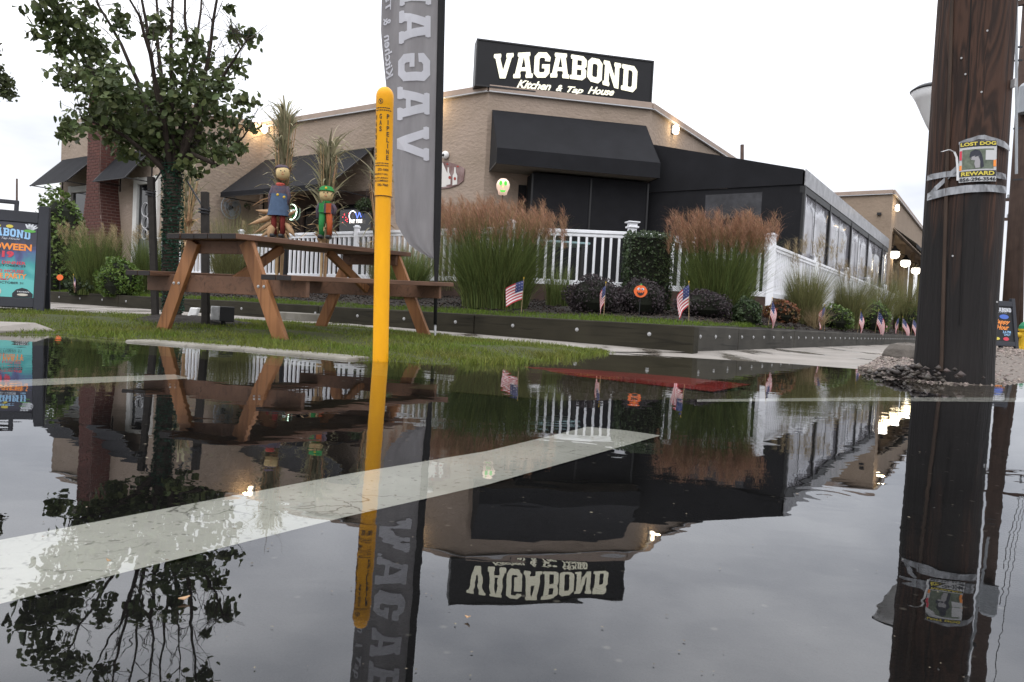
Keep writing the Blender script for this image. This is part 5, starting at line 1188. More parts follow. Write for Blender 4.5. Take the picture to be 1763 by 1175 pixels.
    mb = MB(); prof = [(1.0, -.02), (.85, .02), (.6, .045), (.3, .06), (.02, .062)]; cx, cy = Z(322, 556, .06).x, Z(322, 556, .06).y; cyy = 6.55; cx = YD(328, 555, cyy).x
    for r, z in prof:
        for j in range(28):
            t = j / 28 * 6.283; q = 1 + .12 * math.sin(3 * t) + .08 * math.sin(7 * t); x = cx + r * .52 * q * math.cos(t); y = cyy + r * .62 * q * math.sin(t); mb.v.append((x, y, gz(x, y) + z + (random.uniform(-.008, .012) if .1 < r < .9 else 0)))
    for i in range(4):
        for j in range(28): mb.f.append((i * 28 + j, i * 28 + (j + 1) % 28, (i + 1) * 28 + (j + 1) % 28, (i + 1) * 28 + j)); mb.mi.append(0)
    tag(mb.build('mulch_mound', M['mulch']), kind='structure')
    # stakes with straps
    for px, yb, yt, dd, lab in ((266, 541, 305, 6.95, 'dark wooden tree stake beside the wing window'), (353, 562, 331, 6.15, 'dark wooden tree stake rising behind the picnic table top')):
        b_ = YD(px + (3 if px < 300 else 2), yb, dd); b_.z = gz(b_.x, b_.y) + .02; t_ = YD(px if px > 300 else 260, yt, dd); s = thing('tree_stake', lab, 'stake', b_, 'stakes tied to the street tree')
        m_ = MB(); m_.beam(b_ - UP * .12, t_, .055, .055, up=V((0, 1, 0))); m_.build('post', mat('stake_wood', (.030, .026, .023), .9, .4, 20), s, bevel=.004)
        tq = t_ - UP * .13; tr = V((tb.x + (.085 if px > 300 else -.085), D, tq.z + .38))
        m_ = MB(); m_.tube([tq + V((0, -.03, 0)), tq.lerp(tr, .5) - UP * .01, tr], .008, 6); m_.tube([tq + V((.04 * math.cos(a), .04 * math.sin(a), -.004 * a)) for a in np.linspace(0, 12.5, 26)], .010, 5); m_.build('strap', M['black_metal'], s)
street_tree()
def edge_tree():
    D = 9.5; b = YD(-62, 545, D); b.z = gz(b.x, b.y)
    root = thing('street_tree', 'leafy branch tips of a second street tree beyond the sandwich board', 'tree', b)
    P = lambda x, y, dy=0: YD(x, y, D + dy)
    mb = MB(); mb.tube([b - UP * .05, P(-60, 400), P(-62, 300), P(-62, 180)], [.10, .08, .07, .05], 10); mb.build('trunk', M['bark'], root, smooth=True)
    mb = MB()
    for x, y in ((0, 150), (-40, 60), (-110, 80), (-130, 170), (-70, -40), (-20, 120)): mb.tube([P(-62, 290), P((-62 + x) / 2, (290 + y) / 2 - 10, .1), P(x, y, random.uniform(-.3, .3))], [.035, .02, .006], 6)
    mb.build('limbs', M['bark'], root)
    cs = []
    for x, y, r in ((8, 135, 17), (16, 160, 16), (0, 150, 22), (-20, 125, 28), (-50, 80, 45), (-110, 90, 45), (-120, 160, 45), (-60, 10, 45), (-40, 170, 25), (-90, 220, 30)):
        c = P(x, y, random.uniform(-.4, .4)); rad = r * D / FPX; p, d = cloud(c, (rad, rad, rad), int(30 + r * r * .16), .1); cs.append(p)
    v, f = leaves(np.concatenate(cs), .062); npmesh('crown', v, f, M['leaf_far'], root)
edge_tree()

# ================================================================ SHRUBS AND ORNAMENTAL GRASSES
def bedpos(px, py, z=None, t=None):
    # point on the bed under this pixel
    d = ray(px, py); h = _bv[2].ray_cast(CAM, d.normalized()); 
    return h[0] if h[0] is not None else None
def DR(px, off):
    lo, hi = 0., 40.
    for _ in range(40):
        m_ = (lo + hi) / 2; q = TR(m_) + UL * off - CAM
        if 881.5 + FPX * q.dot(_rt) / q.dot(_f) < px: lo = m_
        else: hi = m_
    return (TR(lo) + UL * off).y
def shrub(name, label, px, pyb, Dy, wpx, hpx, m, n, size, group=None, box=False, base=None):
    b = YD(px, pyb, Dy); g = gz(b.x, b.y, PZ); b = V((b.x, b.y, g)); sc = Dy / FPX; rx = wpx * sc / 2; top = YD(px, pyb - hpx, Dy).z; h = max(.12, top - g); root = thing(name, label, 'shrub', b, group)
    mb = MB(); mb.tube([b - UP * .05, b + UP * h * .4], [.03, .015], 6); mb.build('stem', M['bark'], root)
    if box:
        q = U(-1, 1, (n, 3)); ax_ = rng.integers(0, 3, n); sg = np.sign(U(-1, 1, n)); q[np.arange(n), ax_] = sg * U(.86, 1.05, n); c = np.array([b.x, b.y, g + h / 2]) + q * np.array([rx, min(rx, .3), h / 2]); o = q
    else:
        c, o = cloud((b.x, b.y, g + h * .46), (rx, rx * .9, h * .55), n, .72); k = c[:, 2] > g - .02; c = c[k]; o = o[k]
    v, f = leaves(c, size, o, .1); npmesh('foliage', v, f, m, root)
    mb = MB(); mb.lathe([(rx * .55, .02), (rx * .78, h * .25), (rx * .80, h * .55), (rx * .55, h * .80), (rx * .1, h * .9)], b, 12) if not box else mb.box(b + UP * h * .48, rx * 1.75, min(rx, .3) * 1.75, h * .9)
    mb.build('dark_core', M['darkcore'], root)  # solid near-black core filling the inside of the foliage
    return root
G_ = 'shrubs in the planting bed'
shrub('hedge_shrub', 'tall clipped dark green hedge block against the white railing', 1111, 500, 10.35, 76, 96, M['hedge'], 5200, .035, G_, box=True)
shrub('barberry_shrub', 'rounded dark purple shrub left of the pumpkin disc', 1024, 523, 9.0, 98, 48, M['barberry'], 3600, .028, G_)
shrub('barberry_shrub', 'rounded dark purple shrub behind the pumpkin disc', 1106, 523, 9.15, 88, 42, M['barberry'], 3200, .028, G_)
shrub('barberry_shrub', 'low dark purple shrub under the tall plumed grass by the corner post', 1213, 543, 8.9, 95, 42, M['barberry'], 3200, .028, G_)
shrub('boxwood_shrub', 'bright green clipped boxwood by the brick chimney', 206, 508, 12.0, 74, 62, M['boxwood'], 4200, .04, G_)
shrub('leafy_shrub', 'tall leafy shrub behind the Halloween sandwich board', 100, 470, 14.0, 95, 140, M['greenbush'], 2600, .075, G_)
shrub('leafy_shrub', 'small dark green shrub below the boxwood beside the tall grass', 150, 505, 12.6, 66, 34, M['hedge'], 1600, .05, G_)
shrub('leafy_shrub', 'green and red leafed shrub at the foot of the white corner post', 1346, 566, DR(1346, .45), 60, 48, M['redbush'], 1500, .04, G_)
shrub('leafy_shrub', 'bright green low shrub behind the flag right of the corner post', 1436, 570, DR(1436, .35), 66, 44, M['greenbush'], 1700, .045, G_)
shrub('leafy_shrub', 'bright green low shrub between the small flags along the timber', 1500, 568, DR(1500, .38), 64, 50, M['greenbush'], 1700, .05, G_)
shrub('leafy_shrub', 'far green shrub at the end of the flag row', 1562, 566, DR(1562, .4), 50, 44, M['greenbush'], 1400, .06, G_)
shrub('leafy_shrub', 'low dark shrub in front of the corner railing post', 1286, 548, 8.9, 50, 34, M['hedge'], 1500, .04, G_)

def clump(label, px, pyb, Dy, wpx, hpx, m, n, plume=None, plh=0, pln=0, stem=None, r0_=.16, group='ornamental grasses', wd=.007, droop=.25, lean=None):
    b = YD(px, pyb, Dy); g = gz(b.x, b.y, PZ); b = V((b.x, b.y, g)); sc = Dy / FPX; H = YD(px, pyb - hpx, Dy).z - g; half = wpx * sc / 2
    root = thing('ornamental_grass', label, 'grass plant', b, group)
    a = U(0, 6.28, n); rr = r0_ * np.sqrt(U(0, 1, n)); base = np.stack([b.x + rr * np.cos(a), b.y + rr * np.sin(a), np.full(n, g - .02)], 1)
    n_ = n; az = a + rng.normal(0, .6, n); L = H * U(.5, 1.14, n); ln = (half - r0_ * .7) / H * np.abs(rng.normal(.75, .5, n)) * (H / L); ln = np.clip(ln, 0, 1.7)
    v, f, tip = blades(base, az, L, ln, droop * U(.2, 1.2, n) * np.clip(ln, 0, 1), wd * U(.6, 1.3, n), 5)
    npmesh('blades', v, f, m, root)
    if pln:
        a = U(0, 6.28, pln); rr = r0_ * np.sqrt(U(0, 1, pln)); base = np.stack([b.x + rr * np.cos(a), b.y + rr * np.sin(a), np.full(pln, g)], 1)
        H2 = YD(px, pyb - plh, Dy).z - g; L = H2 * U(.72, .97, pln); ln = np.clip((half - r0_ * .6) / H2 * np.abs(rng.normal(.75, .4, pln)), 0, .9)
        v, f, tip = blades(base, a + rng.normal(0, .4, pln), L, ln, np.zeros(pln) + .02, np.full(pln, .0045), 4); npmesh('stems', v, f, stem or m, root)
        k = 54; tb_ = np.repeat(tip, k, 0); n2 = len(tb_); tb_ = tb_ + np.stack([rng.normal(0, .014, n2), rng.normal(0, .014, n2), -U(0, .22, n2)], 1)
        wind = rng.normal(3.6, 1.1, n2)
        v, f, _ = blades(tb_, wind, U(.06, .17, n2), U(.5, 1.3, n2), U(.2, .8, n2), np.full(n2, .0042), 2); npmesh('plumes', v, f, plume, root)
    return root
clump('tall green grass with brown plumes beside the feather flag', 852, 520, 9.4, 190, 140, M['tallgrass'], 5200, M['plume'], 176, 230, M['tallgrass'], .42)
clump('tall green grass with a reddish plume crown near the white corner post', 1234, 548, 9.6, 158, 140, M['tallgrass'], 4400, M['plume'], 187, 280, M['tallgrass'], .36)
clump('wide brown-plumed grass standing behind the railing left of the entrance', 800, 470, 12.1, 190, 90, M['tallgrass_pale'], 1600, M['plume'], 130, 270, M['tallgrass_pale'], .5)
clump('dense green grass clump between picnic table and feather flag', 700, 508, 11.0, 110, 84, M['tallgrass'], 2200, None, 0, 0, None, .24)
clump('olive grass with drooping tops right of the corner post', 1385, 560, DR(1385, .5), 92, 98, M['tallgrass_pale'], 2300, M['straw'], 165, 26, M['straw'], .17)
clump('arching olive grass along the side railing', 1462, 555, DR(1462, .5), 92, 80, M['tallgrass_pale'], 2000, M['straw'], 118, 26, M['straw'], .20)
clump('pale feathery grass further along the side railing', 1512, 552, DR(1512, .5), 80, 76, M['tallgrass_pale'], 1800, M['straw'], 104, 24, M['straw'], .24)
clump('pale feathery grass beside the utility pole and rear building', 1556, 556, DR(1556, .5), 84, 84, M['tallgrass_pale'], 1800, M['straw'], 104, 24, M['straw'], .28)
clump('tall green grass with pale tips in front of the chimney', 163, 512, 12.6, 92, 112, M['tallgrass'], 2600, M['straw'], 135, 40, M['tallgrass'], .26)
clump('tall green grass beside the wing window', 258, 502, 13.2, 76, 92, M['tallgrass'], 2000, M['straw'], 118, 20, M['tallgrass'], .24)
clump('short grass clump behind the railing below the wall fan', 405, 440, 14.6, 110, 66, M['tallgrass_pale'], 1600, M['straw'], 75, 22, M['straw'], .4)
clump('loose grass tuft at the railing behind the table leg', 660, 492, 12.2, 70, 70, M['tallgrass_pale'], 900, M['straw'], 90, 14, M['straw'], .2)
clump('thin grass tuft under the corner of the railing', 960, 512, 10.2, 60, 60, M['tallgrass'], 420, None, 0, 0, None, .16)
clump('low straw-coloured grass tuft between the flags and shrubs', 1402, 566, DR(1402, .3), 60, 42, M['straw'], 420, None, 0, 0, None, .12)

# hanging baskets on the bar window
def basket(px, py, r, label):
    c = onw(px, py, CL, nL) + nL * .35; root = thing('hanging_basket', label, 'hanging basket', c, 'hanging baskets at the bar window'); rad = r * c.y / FPX
    p, o = cloud(c, (rad, rad, rad * .75), 700, .5); v, f = leaves(p, .045, o); npmesh('foliage', v, f, M['hedge'], root)
    mb = MB(); mb.lathe([(.03, -rad * .8), (rad * .6, -rad * .4), (rad * .62, -rad * .3)], c, 12); mb.build('pot', M['frame_black'], root)
    mb = MB(); mb.tube([c, gnd(c, c.z + rad * 1.6)], .006, 5); mb.tube([gnd(c, c.z + rad * 1.6), gnd(c, c.z + rad * 1.6) - nL * .35], .010, 5); mb.build('hook', M['frame_black'], root)
basket(650, 358, 17, 'leafy hanging basket right of the FAT TIRE neon'); basket(441, 358, 11, 'small leafy hanging basket left of the round neon')

# ================================================================ UTILITY POLES
def big_pole():
    b = Z(1643, 660, 0); D = b.y + .18; r = 131 * D / FPX / 2 * .915
    c0 = YD(1641, 650, D); c1 = YD(1682, 0, D); lean = V(((c1.x - c0.x) / (c1.z - c0.z), 0, 1))
    o = V((c0.x - lean.x * c0.z, D, 0)); root = thing('utility_pole', 'thick dark creosoted wooden utility pole with a lost dog poster', 'utility pole', o)
    n = 48; zs = np.concatenate([np.linspace(-.1, 3.4, 36), [5, 7, 9]]); mb = MB(); vs = []; fs = []
    for z in zs:
        for j in range(n):
            t = 2 * math.pi * j / n; rr = r * (1 - .012 * max(0, z)) * (1 + .012 * math.sin(3 * t + z) + .008 * math.sin(7 * t - z * 2) + .01 * math.sin(13 * t)) + (.006 * max(0, 1 - (z + .1) * 4) * (1 + math.sin(5 * t)) if z < .2 else 0)
            vs.append(o + lean * z + V((rr * math.cos(t), rr * math.sin(t), 0)))
    for i in range(len(zs) - 1):
        for j in range(n): fs.append((i * n + j, i * n + (j + 1) % n, (i + 1) * n + (j + 1) % n, (i + 1) * n + j))
    mb.add(vs, fs); mb.poly([vs[(len(zs) - 1) * n + j] for j in range(n)]); mb.build('shaft', M['pole_wood'], root, smooth=True)
    vd = gnd(CAM - o).normalized(); rt_ = V((-vd.y, vd.x, 0)); rt_ = rt_ if rt_.x > 0 else -rt_
    def S(px, py, e=.012):          # pixel on the pole surface
        q = YD(px, py, D - r * .9); z = q.z; ctr = o + lean * z; rr = r * (1 - .012 * z); s = (q - ctr).dot(rt_) / rr; s = max(-.995, min(.995, s)); a = math.asin(s); return ctr + (vd * math.cos(a) + rt_ * math.sin(a)) * (rr * 1.012 + e)
    # ground wire under moulding strip
    for px0, px1, w_ in ((1617, 1640, .010),):
        mb = MB(); mb.tube([S(1621 + (0) + k * .0 + (635 - y) * .030, y, .004) for k, y in enumerate(range(640, -700, -40))], .011, 6); mb.build('wire_moulding', wood('moulding', (.055, .036, .026), (.03, .022, .018), .7, 12, 2, .4), root)
    mb = MB(); mb.tube([S(1650 + (635 - y) * .035, y, .001) for y in range(560, -700, -30)], .0035, 5); mb.build('check_crack', flat('crack', (.006, .005, .005), .9), root)
    # plastic tape bands
    def band(pts_top, pts_bot, nm='tape_band'):
        mb = MB(); k = len(pts_top); vs = []
        for i in range(k): vs += [S(*pts_top[i], .013 + .004 * math.sin(i * 2.1)), S(*pts_bot[i], .013 + .004 * math.cos(i * 1.7))]
        mb.add(vs, [(2 * i, 2 * i + 1, 2 * i + 3, 2 * i + 2) for i in range(k - 1)]); mb.build(nm, M['tape'], root)
    N_ = 15; xs = np.linspace(1599, 1728, N_)
    def cur(y0, y1, sag): return [(x, y0 + (y1 - y0) * i / (N_ - 1) - sag * math.sin(math.pi * i / (N_ - 1))) for i, x in enumerate(xs)]
    band(cur(322, 321, -2 + 4), cur(336, 333, 2)); band(cur(289, 300, 1), cur(299, 310, 1)); 
    xs2 = np.linspace(1652, 1734, 9)
    band([(x, y) for x, y in zip(xs2, (243, 240, 238, 235, 235, 238, 241, 245, 250))], [(x, y) for x, y in zip(xs2, (248, 246, 244, 242, 243, 247, 252, 256, 260))])
    band([(1600, 325), (1612, 314), (1624, 304), (1640, 290), (1652, 280)], [(1601, 333), (1615, 321), (1628, 310), (1644, 297), (1654, 288)])
    # lost dog poster
    po = thing('lost_dog_poster', 'laminated LOST DOG REWARD poster taped to the utility pole', 'poster', S(1683, 282, .02))
    def F(u, v_, e=.018): return S(1653.5 + 58.5 * u - 2 * (1 - v_) , 314.5 - 70 * v_ - 2 * u * 0, e)
    def grid(u0, v0, u1, v1, e, m, name, nu=8, nv=2, par=po):
        mb = MB(); vs = [F(u0 + (u1 - u0) * i / nu, v0 + (v1 - v0) * j / nv, e) for i in range(nu + 1) for j in range(nv + 1)]
        mb.add(vs, [(i * (nv + 1) + j, (i + 1) * (nv + 1) + j, (i + 1) * (nv + 1) + j + 1, i * (nv + 1) + j + 1) for i in range(nu) for j in range(nv)]); return mb.build(name, m, par)
    grid(0, 0, 1, 1, .017, flat('poster_white', (.46, .46, .46), .35), 'sheet'); grid(.01, .86, .99, .995, .0185, C_['black'], 'print_block'); grid(.01, .13, .99, .27, .0185, C_['black'], 'print_block')
    grid(.08, .31, .92, .80, .0185, mat('dog_lawn', (.16, .19, .14), .5, .5, 40), 'photo'); grid(.70, .52, .97, .76, .020, flat('note', (.5, .5, .5), .5), 'note'); grid(.01, .55, .07, .78, .0195, C_['red'], 'print_block', 1); grid(.91, .36, .985, .54, .0195, C_['orange'], 'print_block', 1); grid(.01, .3, .07, .42, .0195, C_['orange'], 'print_block', 1)
    def T(s, u0, v0, u1, v1, c, bold=.03): m_ = MB(); put(m_, s, u0, v0, u1, v1, lambda a, b_: F(a, b_, .0205), bold); m_.build('lettering', C_[c], po)
    T('LOST DOG', .03, .885, .97, .975, 'yellow', .04); T('REWARD', .06, .15, .94, .25, 'yellow', .03); T('856-296-3546', .02, .015, .98, .105, 'black', .03)
    m_ = MB(); d_ = lambda pts: m_.poly([F(u, v_, .0205) for u, v_ in pts]); d_([(.27, .62), (.30, .74), (.42, .79), (.54, .76), (.60, .66), (.64, .50), (.66, .36), (.58, .32), (.56, .50), (.50, .62), (.40, .60), (.32, .56)]); m_.build('dog_print', flat('dog_dark', (.02, .022, .035), .5), po)
    m_ = MB(); d_([(.29, .60), (.40, .63), (.52, .64), (.56, .48), (.55, .34), (.44, .33), (.40, .44), (.42, .52), (.32, .54)]); m_.build('dog_print', flat('dog_grey', (.30, .29, .30), .5), po)
    # curled tape end, number tag
    mb = MB(); pts = [S(1650, 310, .018), S(1650, 290, .018), S(1649, 270, .022), S(1646, 260, .03), S(1640, 256, .05), S(1632, 259, .07)]; vs = []
    for q in pts: vs += [q - rt_ * .006, q + rt_ * .006]
    mb.add(vs, [(2 * i, 2 * i + 1, 2 * i + 3, 2 * i + 2) for i in range(5)]); mb.build('loose_tape', flat('tape_white', (.6, .6, .6), .4), po, solid=.002)
    q = S(1740, 143, .01); m_ = MB(); m_.box(q, .012, .05, .05, 0); m_.build('number_tag', M['bolt'], root)
    for px, py in ((1655, 95), (1690, 160), (1700, 55), (1718, 520), (1640, 440), (1662, 125)): m_ = MB(); m_.lathe([(.006, 0), (.006, .012)], S(px, py, -.006), 6, ax=vd); m_.build('nail', M['bolt'], root)
    return root
big_pole()
def far_pole(px0, pyb, px1, D, wpx, label, arms=(), z_top=11, box=None, base=None):
    b = YD(px0, pyb, D); g = .05; t = YD(px1, 0, D); ln = V(((t.x - b.x) / (t.z - b.z), 0, 1)); b = V((b.x + ln.x * (g - b.z), D, g)); r = wpx * D / FPX / 2
    root = thing('utility_pole', label, 'utility pole', b); mb = MB(); mb.tube([b - UP * .2, b + ln * 4, b + ln * z_top], [r, r * .95, r * .8], 14); mb.build('shaft', wood('farpole', (.075, .05, .04), (.045, .032, .026), .8, 8, 2, .4), root, smooth=True)
    for z, w_ in arms:
        m_ = MB(); q = b + ln * z; d = V((.83, -.56, 0)); m_.beam(q - d * w_ / 2 - V((0, r, 0)), q + d * w_ / 2 - V((0, r, 0)), .10, .12); m_.build('crossarm', M['deckboard'], root)
        for s in (-.9, -.5, .5, .9):
            m_ = MB(); e = q + d * w_ / 2 * s - V((0, r, 0)) + UP * .06; m_.lathe([(.02, 0), (.05, .05), (.03, .08), (.05, .11), (.02, .16)], e, 8); m_.build('insulator', M['grey_metal'], root)
    return root, b, ln, r
r2, b2_, ln2, rr2 = far_pole(1741, 516, 1774, 18, 26, 'brown wooden utility pole with transformer behind the lost dog pole', ((9.4, 2.2), (8.4, 1.6)), 10.5)
def trans():
    q = YD(1762, 170, 17.7); m_ = MB(); m_.lathe([(.02, -.36), (.19, -.34), (.2, .28), (.14, .36), (.02, .38)], q + V((.1, 0, 0)), 16); m_.build('transformer', M['grey_metal'], r2, smooth=False)
    m_ = MB(); m_.tube([YD(1752, y, 12.28) + V((-.02, 0, 0)) for y in (300, 250, 160, 60, -60)], .022, 8); m_.build('conduit', M['grey_metal'], r2)
    for y in (82, 105, 222, 310): 
        m_ = MB(); m_.beam(YD(1745, y, 17.75), YD(1760, y - 1, 17.75), .03, .04); m_.build('bracket', M['black_metal'], r2)
trans()
far_pole(1758, 520, 1766, 30, 8, 'distant wooden utility pole with crossarms at the end of the gravel strip', ((6.0, 2.2), (5.2, 2.2)), 9)
far_pole(1277.5, 300, 1279, 46, 7.5, 'distant bare utility pole rising behind the black pavilion roof', (), 11.55)
far_pole(29, 345, 30, 40, 3.6, 'thin distant pole behind the Halloween sandwich board', (), 6.2)
def wires():
    for i, (p0, p1, sag) in enumerate((((1763, 60, 12.4), (1712, 300, 26), 0), ((1763, 232, 12.4), (1738, 300, 20), 0), ((1763, 250, 12.4), (1733, 312, 22), 0))): pass
    ends = [(b2_ + ln2 * z + V((.3 * k, -.1, 0)), V((20.9 + k * 1.4 - .7, 30, 5.4 + k * .4 + j * .3))) for j, z in enumerate((5.2, 6.3, 8.4)) for k in (0, 1)]
    for i, (a, b) in enumerate(ends):
        mb = MB(); mb.tube([a.lerp(b, t) - UP * .5 * math.sin(math.pi * t) for t in np.linspace(0, 1, 12)], .012, 4); o = mb.build('overhead_cable', M['black_metal'], org=a); tag(o, 'thin black overhead cable strung between the roadside utility poles', 'cable', 'overhead cables')
wires()
def shade_lamp():
    D = 8.6; c = YD(1611, 158, D); base = YD(1630, 600, D); g = .06
    root = thing('post_lamp', 'white inverted cone lamp with dark rim peeking out behind the utility pole', 'street lamp', V((c.x + .06, D, g)))
    s = 38 * D / FPX; mb = MB(); prof = [(s * .10, -70 * D / FPX), (s * .34, -52 * D / FPX), (s * .55, -34 * D / FPX), (s * .78, -14 * D / FPX), (s * 1.0, 0)]
    mb.lathe(prof, c, 28); mb.build('shade', M['shade_white'], root, smooth=True)
    mb = MB(); mb.lathe([(s * 1.0, -.004), (s * 1.03, .012), (s * .8, .055), (s * .4, .085), (.02, .095)], c, 28); mb.build('lid', M['black_metal'], root, smooth=True)
    bt = c - UP * (70 * D / FPX); gq = YD(1640, 560, D); gq.z = g
    mb = MB(); mb.tube([gnd(gq, g), V((gq.x, D, bt.z * .7)), bt + V((.03, 0, -.2)), bt + UP * .02], [.045, .04, .03, .025], 10); mb.build('post', M['black_metal'], root)
shade_lamp()
def hydrant():
    D = 17.0; b = YD(1763, 596, D); b.z = gz(b.x, b.y, .1); s = .72; root = thing('fire_hydrant', 'yellow fire hydrant with green cap beside the Happy Hour board', 'hydrant', b)
    mb = MB(); mb.lathe([(.16, -.05), (.16, .05), (.11, .06), (.11, .42), (.14, .44), (.14, .48)], b, 16); mb.build('barrel', M['hydrant_yellow'], root)
    mb = MB(); mb.lathe([(.14, .481), (.13, .55), (.09, .62), (.035, .65), (.035, .70)], b, 16); mb.build('bonnet', M['hydrant_green'], root)
    for d in (V((-1, 0, 0)), V((1, 0, 0)), V((0, -1, 0))):
        mb = MB(); mb.lathe([(.06, .09), (.06, .16), (.045, .18), (.02, .20)], b + UP * .34, 10, ax=d); mb.build('outlet', M['hydrant_yellow'], root)
hydrant()
# rock at the pavement edge
def rock():
    c = YD(1556, 612, 7.6); c.z = gz(c.x, c.y); mb = MB(); n = 12; vs = []; fs = []
    prof = [(1, -.05), (1.02, .03), (.92, .10), (.72, .155), (.35, .18), (.02, .185)]
    for r, z in prof:
        for j in range(n): t = j / n * 6.283; q = 1 + .15 * math.sin(2 * t + 1) + random.uniform(-.05, .05); vs.append(c + V((.19 * r * q * math.cos(t), .17 * r * q * math.sin(t), z * .9 + random.uniform(-.008, .008))))
    for i in range(len(prof) - 1):
        for j in range(n): fs.append((i * n + j, i * n + (j + 1) % n, (i + 1) * n + (j + 1) % n, (i + 1) * n + j))
    mb.add(vs, fs); o = mb.build('rock', M['rock'], org=c); tag(o, 'grey weathered rock beside the utility pole at the pavement edge', 'rock')
rock()

# ================================================================ SMALL FLAGS AND DECORATIONS
def us_flag(px, pyb, Dy, wpx, hpx, ang, drape, lab, flip=1):
    # px, pyb: stick foot; flag hangs from the stick top
    b = YD(px, pyb, Dy); b.z = gz(b.x, b.y, .3); sc = Dy / FPX; top = YD(px - 2 * flip * 0, pyb - hpx, Dy); L = max(.25, top.z - b.z)
    root = thing('small_flag', lab, 'flag', b, 'small american flags in the bed'); tilt = V((random.uniform(-.10, .10), random.uniform(-.05, .05), 1)).normalized()
    mb = MB(); mb.tube([b - UP * .04, b + tilt * L], .0036, 6); st = mb.build('stick', M['stick'], root)
    mb = MB(); mb.lathe([(.003, 0), (.006, .008), (.003, .02)], b + tilt * L, 6); mb.build('finial', M['hydrant_yellow'], st)
    hoist = L * .54; fly = wpx * sc; nx, ny = 15, 13; vs = []; fs = []; mi = []; d = V((math.cos(ang), math.sin(ang), 0)) * flip; nrm = V((-d.y, d.x, 0)); p0 = b + tilt * (L - .02)
    for i in range(nx + 1):
        u = i / nx
        for j in range(ny + 1):
            v_ = j / ny; dr = drape
            out_ = d * fly * u * (1 - .45 * dr * u) * (1 - .25 * dr * v_); down = -tilt * hoist * v_ - UP * fly * u * dr * (.75 + .2 * u)
            vs.append(p0 + out_ + down + nrm * (.018 * math.sin(u * 7 + v_ * 2) * u + .01 * math.sin(v_ * 5 + u * 3)))
    for i in range(nx):
        for j in range(ny):
            q = i * (ny + 1) + j; fs.append((q, q + 1, q + ny + 2, q + ny + 1)); canton = i < 6 and j < 7
            star = canton and i % 2 == 1 and j % 2 == 1
            mi.append(2 if canton else (0 if j % 2 == 0 else 1))
    mb = MB(); mb.v = [tuple(x) for x in vs]; mb.f = fs; mb.mi = mi; fl = mb.build('cloth', [M['flag_red'], M['flag_white'], M['flag_blue']], root, smooth=True)
    mb = MB()
    for i in (1, 3, 5):
        for j in (1, 3, 5):
            q = V(vs[i * (ny + 1) + j]).lerp(V(vs[(i + 1) * (ny + 1) + j + 1]), .1); e = fly * .016
            for s in (-1, 1): mb.poly([q + nrm * s * .0025 + d * e * math.cos(t) + UP * e * math.sin(t) for t in np.linspace(.3, 6.58, 6)[:-1]])
    tag(mb.build('stars', M['flag_white'], fl), kind='stuff')
FL = [(898, 524, 8.4, 38, 44, 3.3, .42, 'small american flag flying left in front of the tall plumed grass'), (1040, 530, 8.1, 20, 42, 3.3, 1.15, 'small american flag drooping against the left dark shrub'), (1187, 545, 7.8, 34, 58, 3.4, .75, 'small american flag leaning at the low shrub under the plumed grass'),
      (1322, 562, DR(1322, .2), 26, 48, .2, 1.35, 'small american flag hanging at the foot of the white corner post'), (1420, 568, DR(1420, .16), 32, 42, 3.9, .55, 'small american flag spread in front of the olive grass'), (1476, 572, DR(1476, .16), 20, 38, .2, 1.3, 'narrow drooping american flag beside the bright green shrub'),
      (1506, 574, DR(1506, .14), 28, 40, -.2, 1.3, 'drooping american flag along the grey timber, third past the corner shrub'), (1522, 574, DR(1522, .3), 26, 44, .3, 1.2, 'drooping american flag between the far green shrubs'), (1546, 578, DR(1546, .14), 14, 32, 3.2, 1.4, 'narrow american flag near the rock and pole'), (1553, 578, DR(1553, .16), 28, 32, .1, 1.0, 'american flag low on the timber edge near the pole'), (1568, 578, DR(1568, .16), 24, 30, .2, 1.1, 'last american flag of the row before the utility pole'),
      (1256, 520, 9.5, 10, 22, .2, 1.2, 'tiny half hidden american flag inside the plumed corner grass'), (211, 503, 12.2, 10, 34, .2, 1.5, 'faded drooping american flag in front of the boxwood'), (128, 503, 12.2, 10, 22, .2, 1.5, 'faded drooping american flag beside the tall grass by the chimney')]
for a in FL: us_flag(*a)
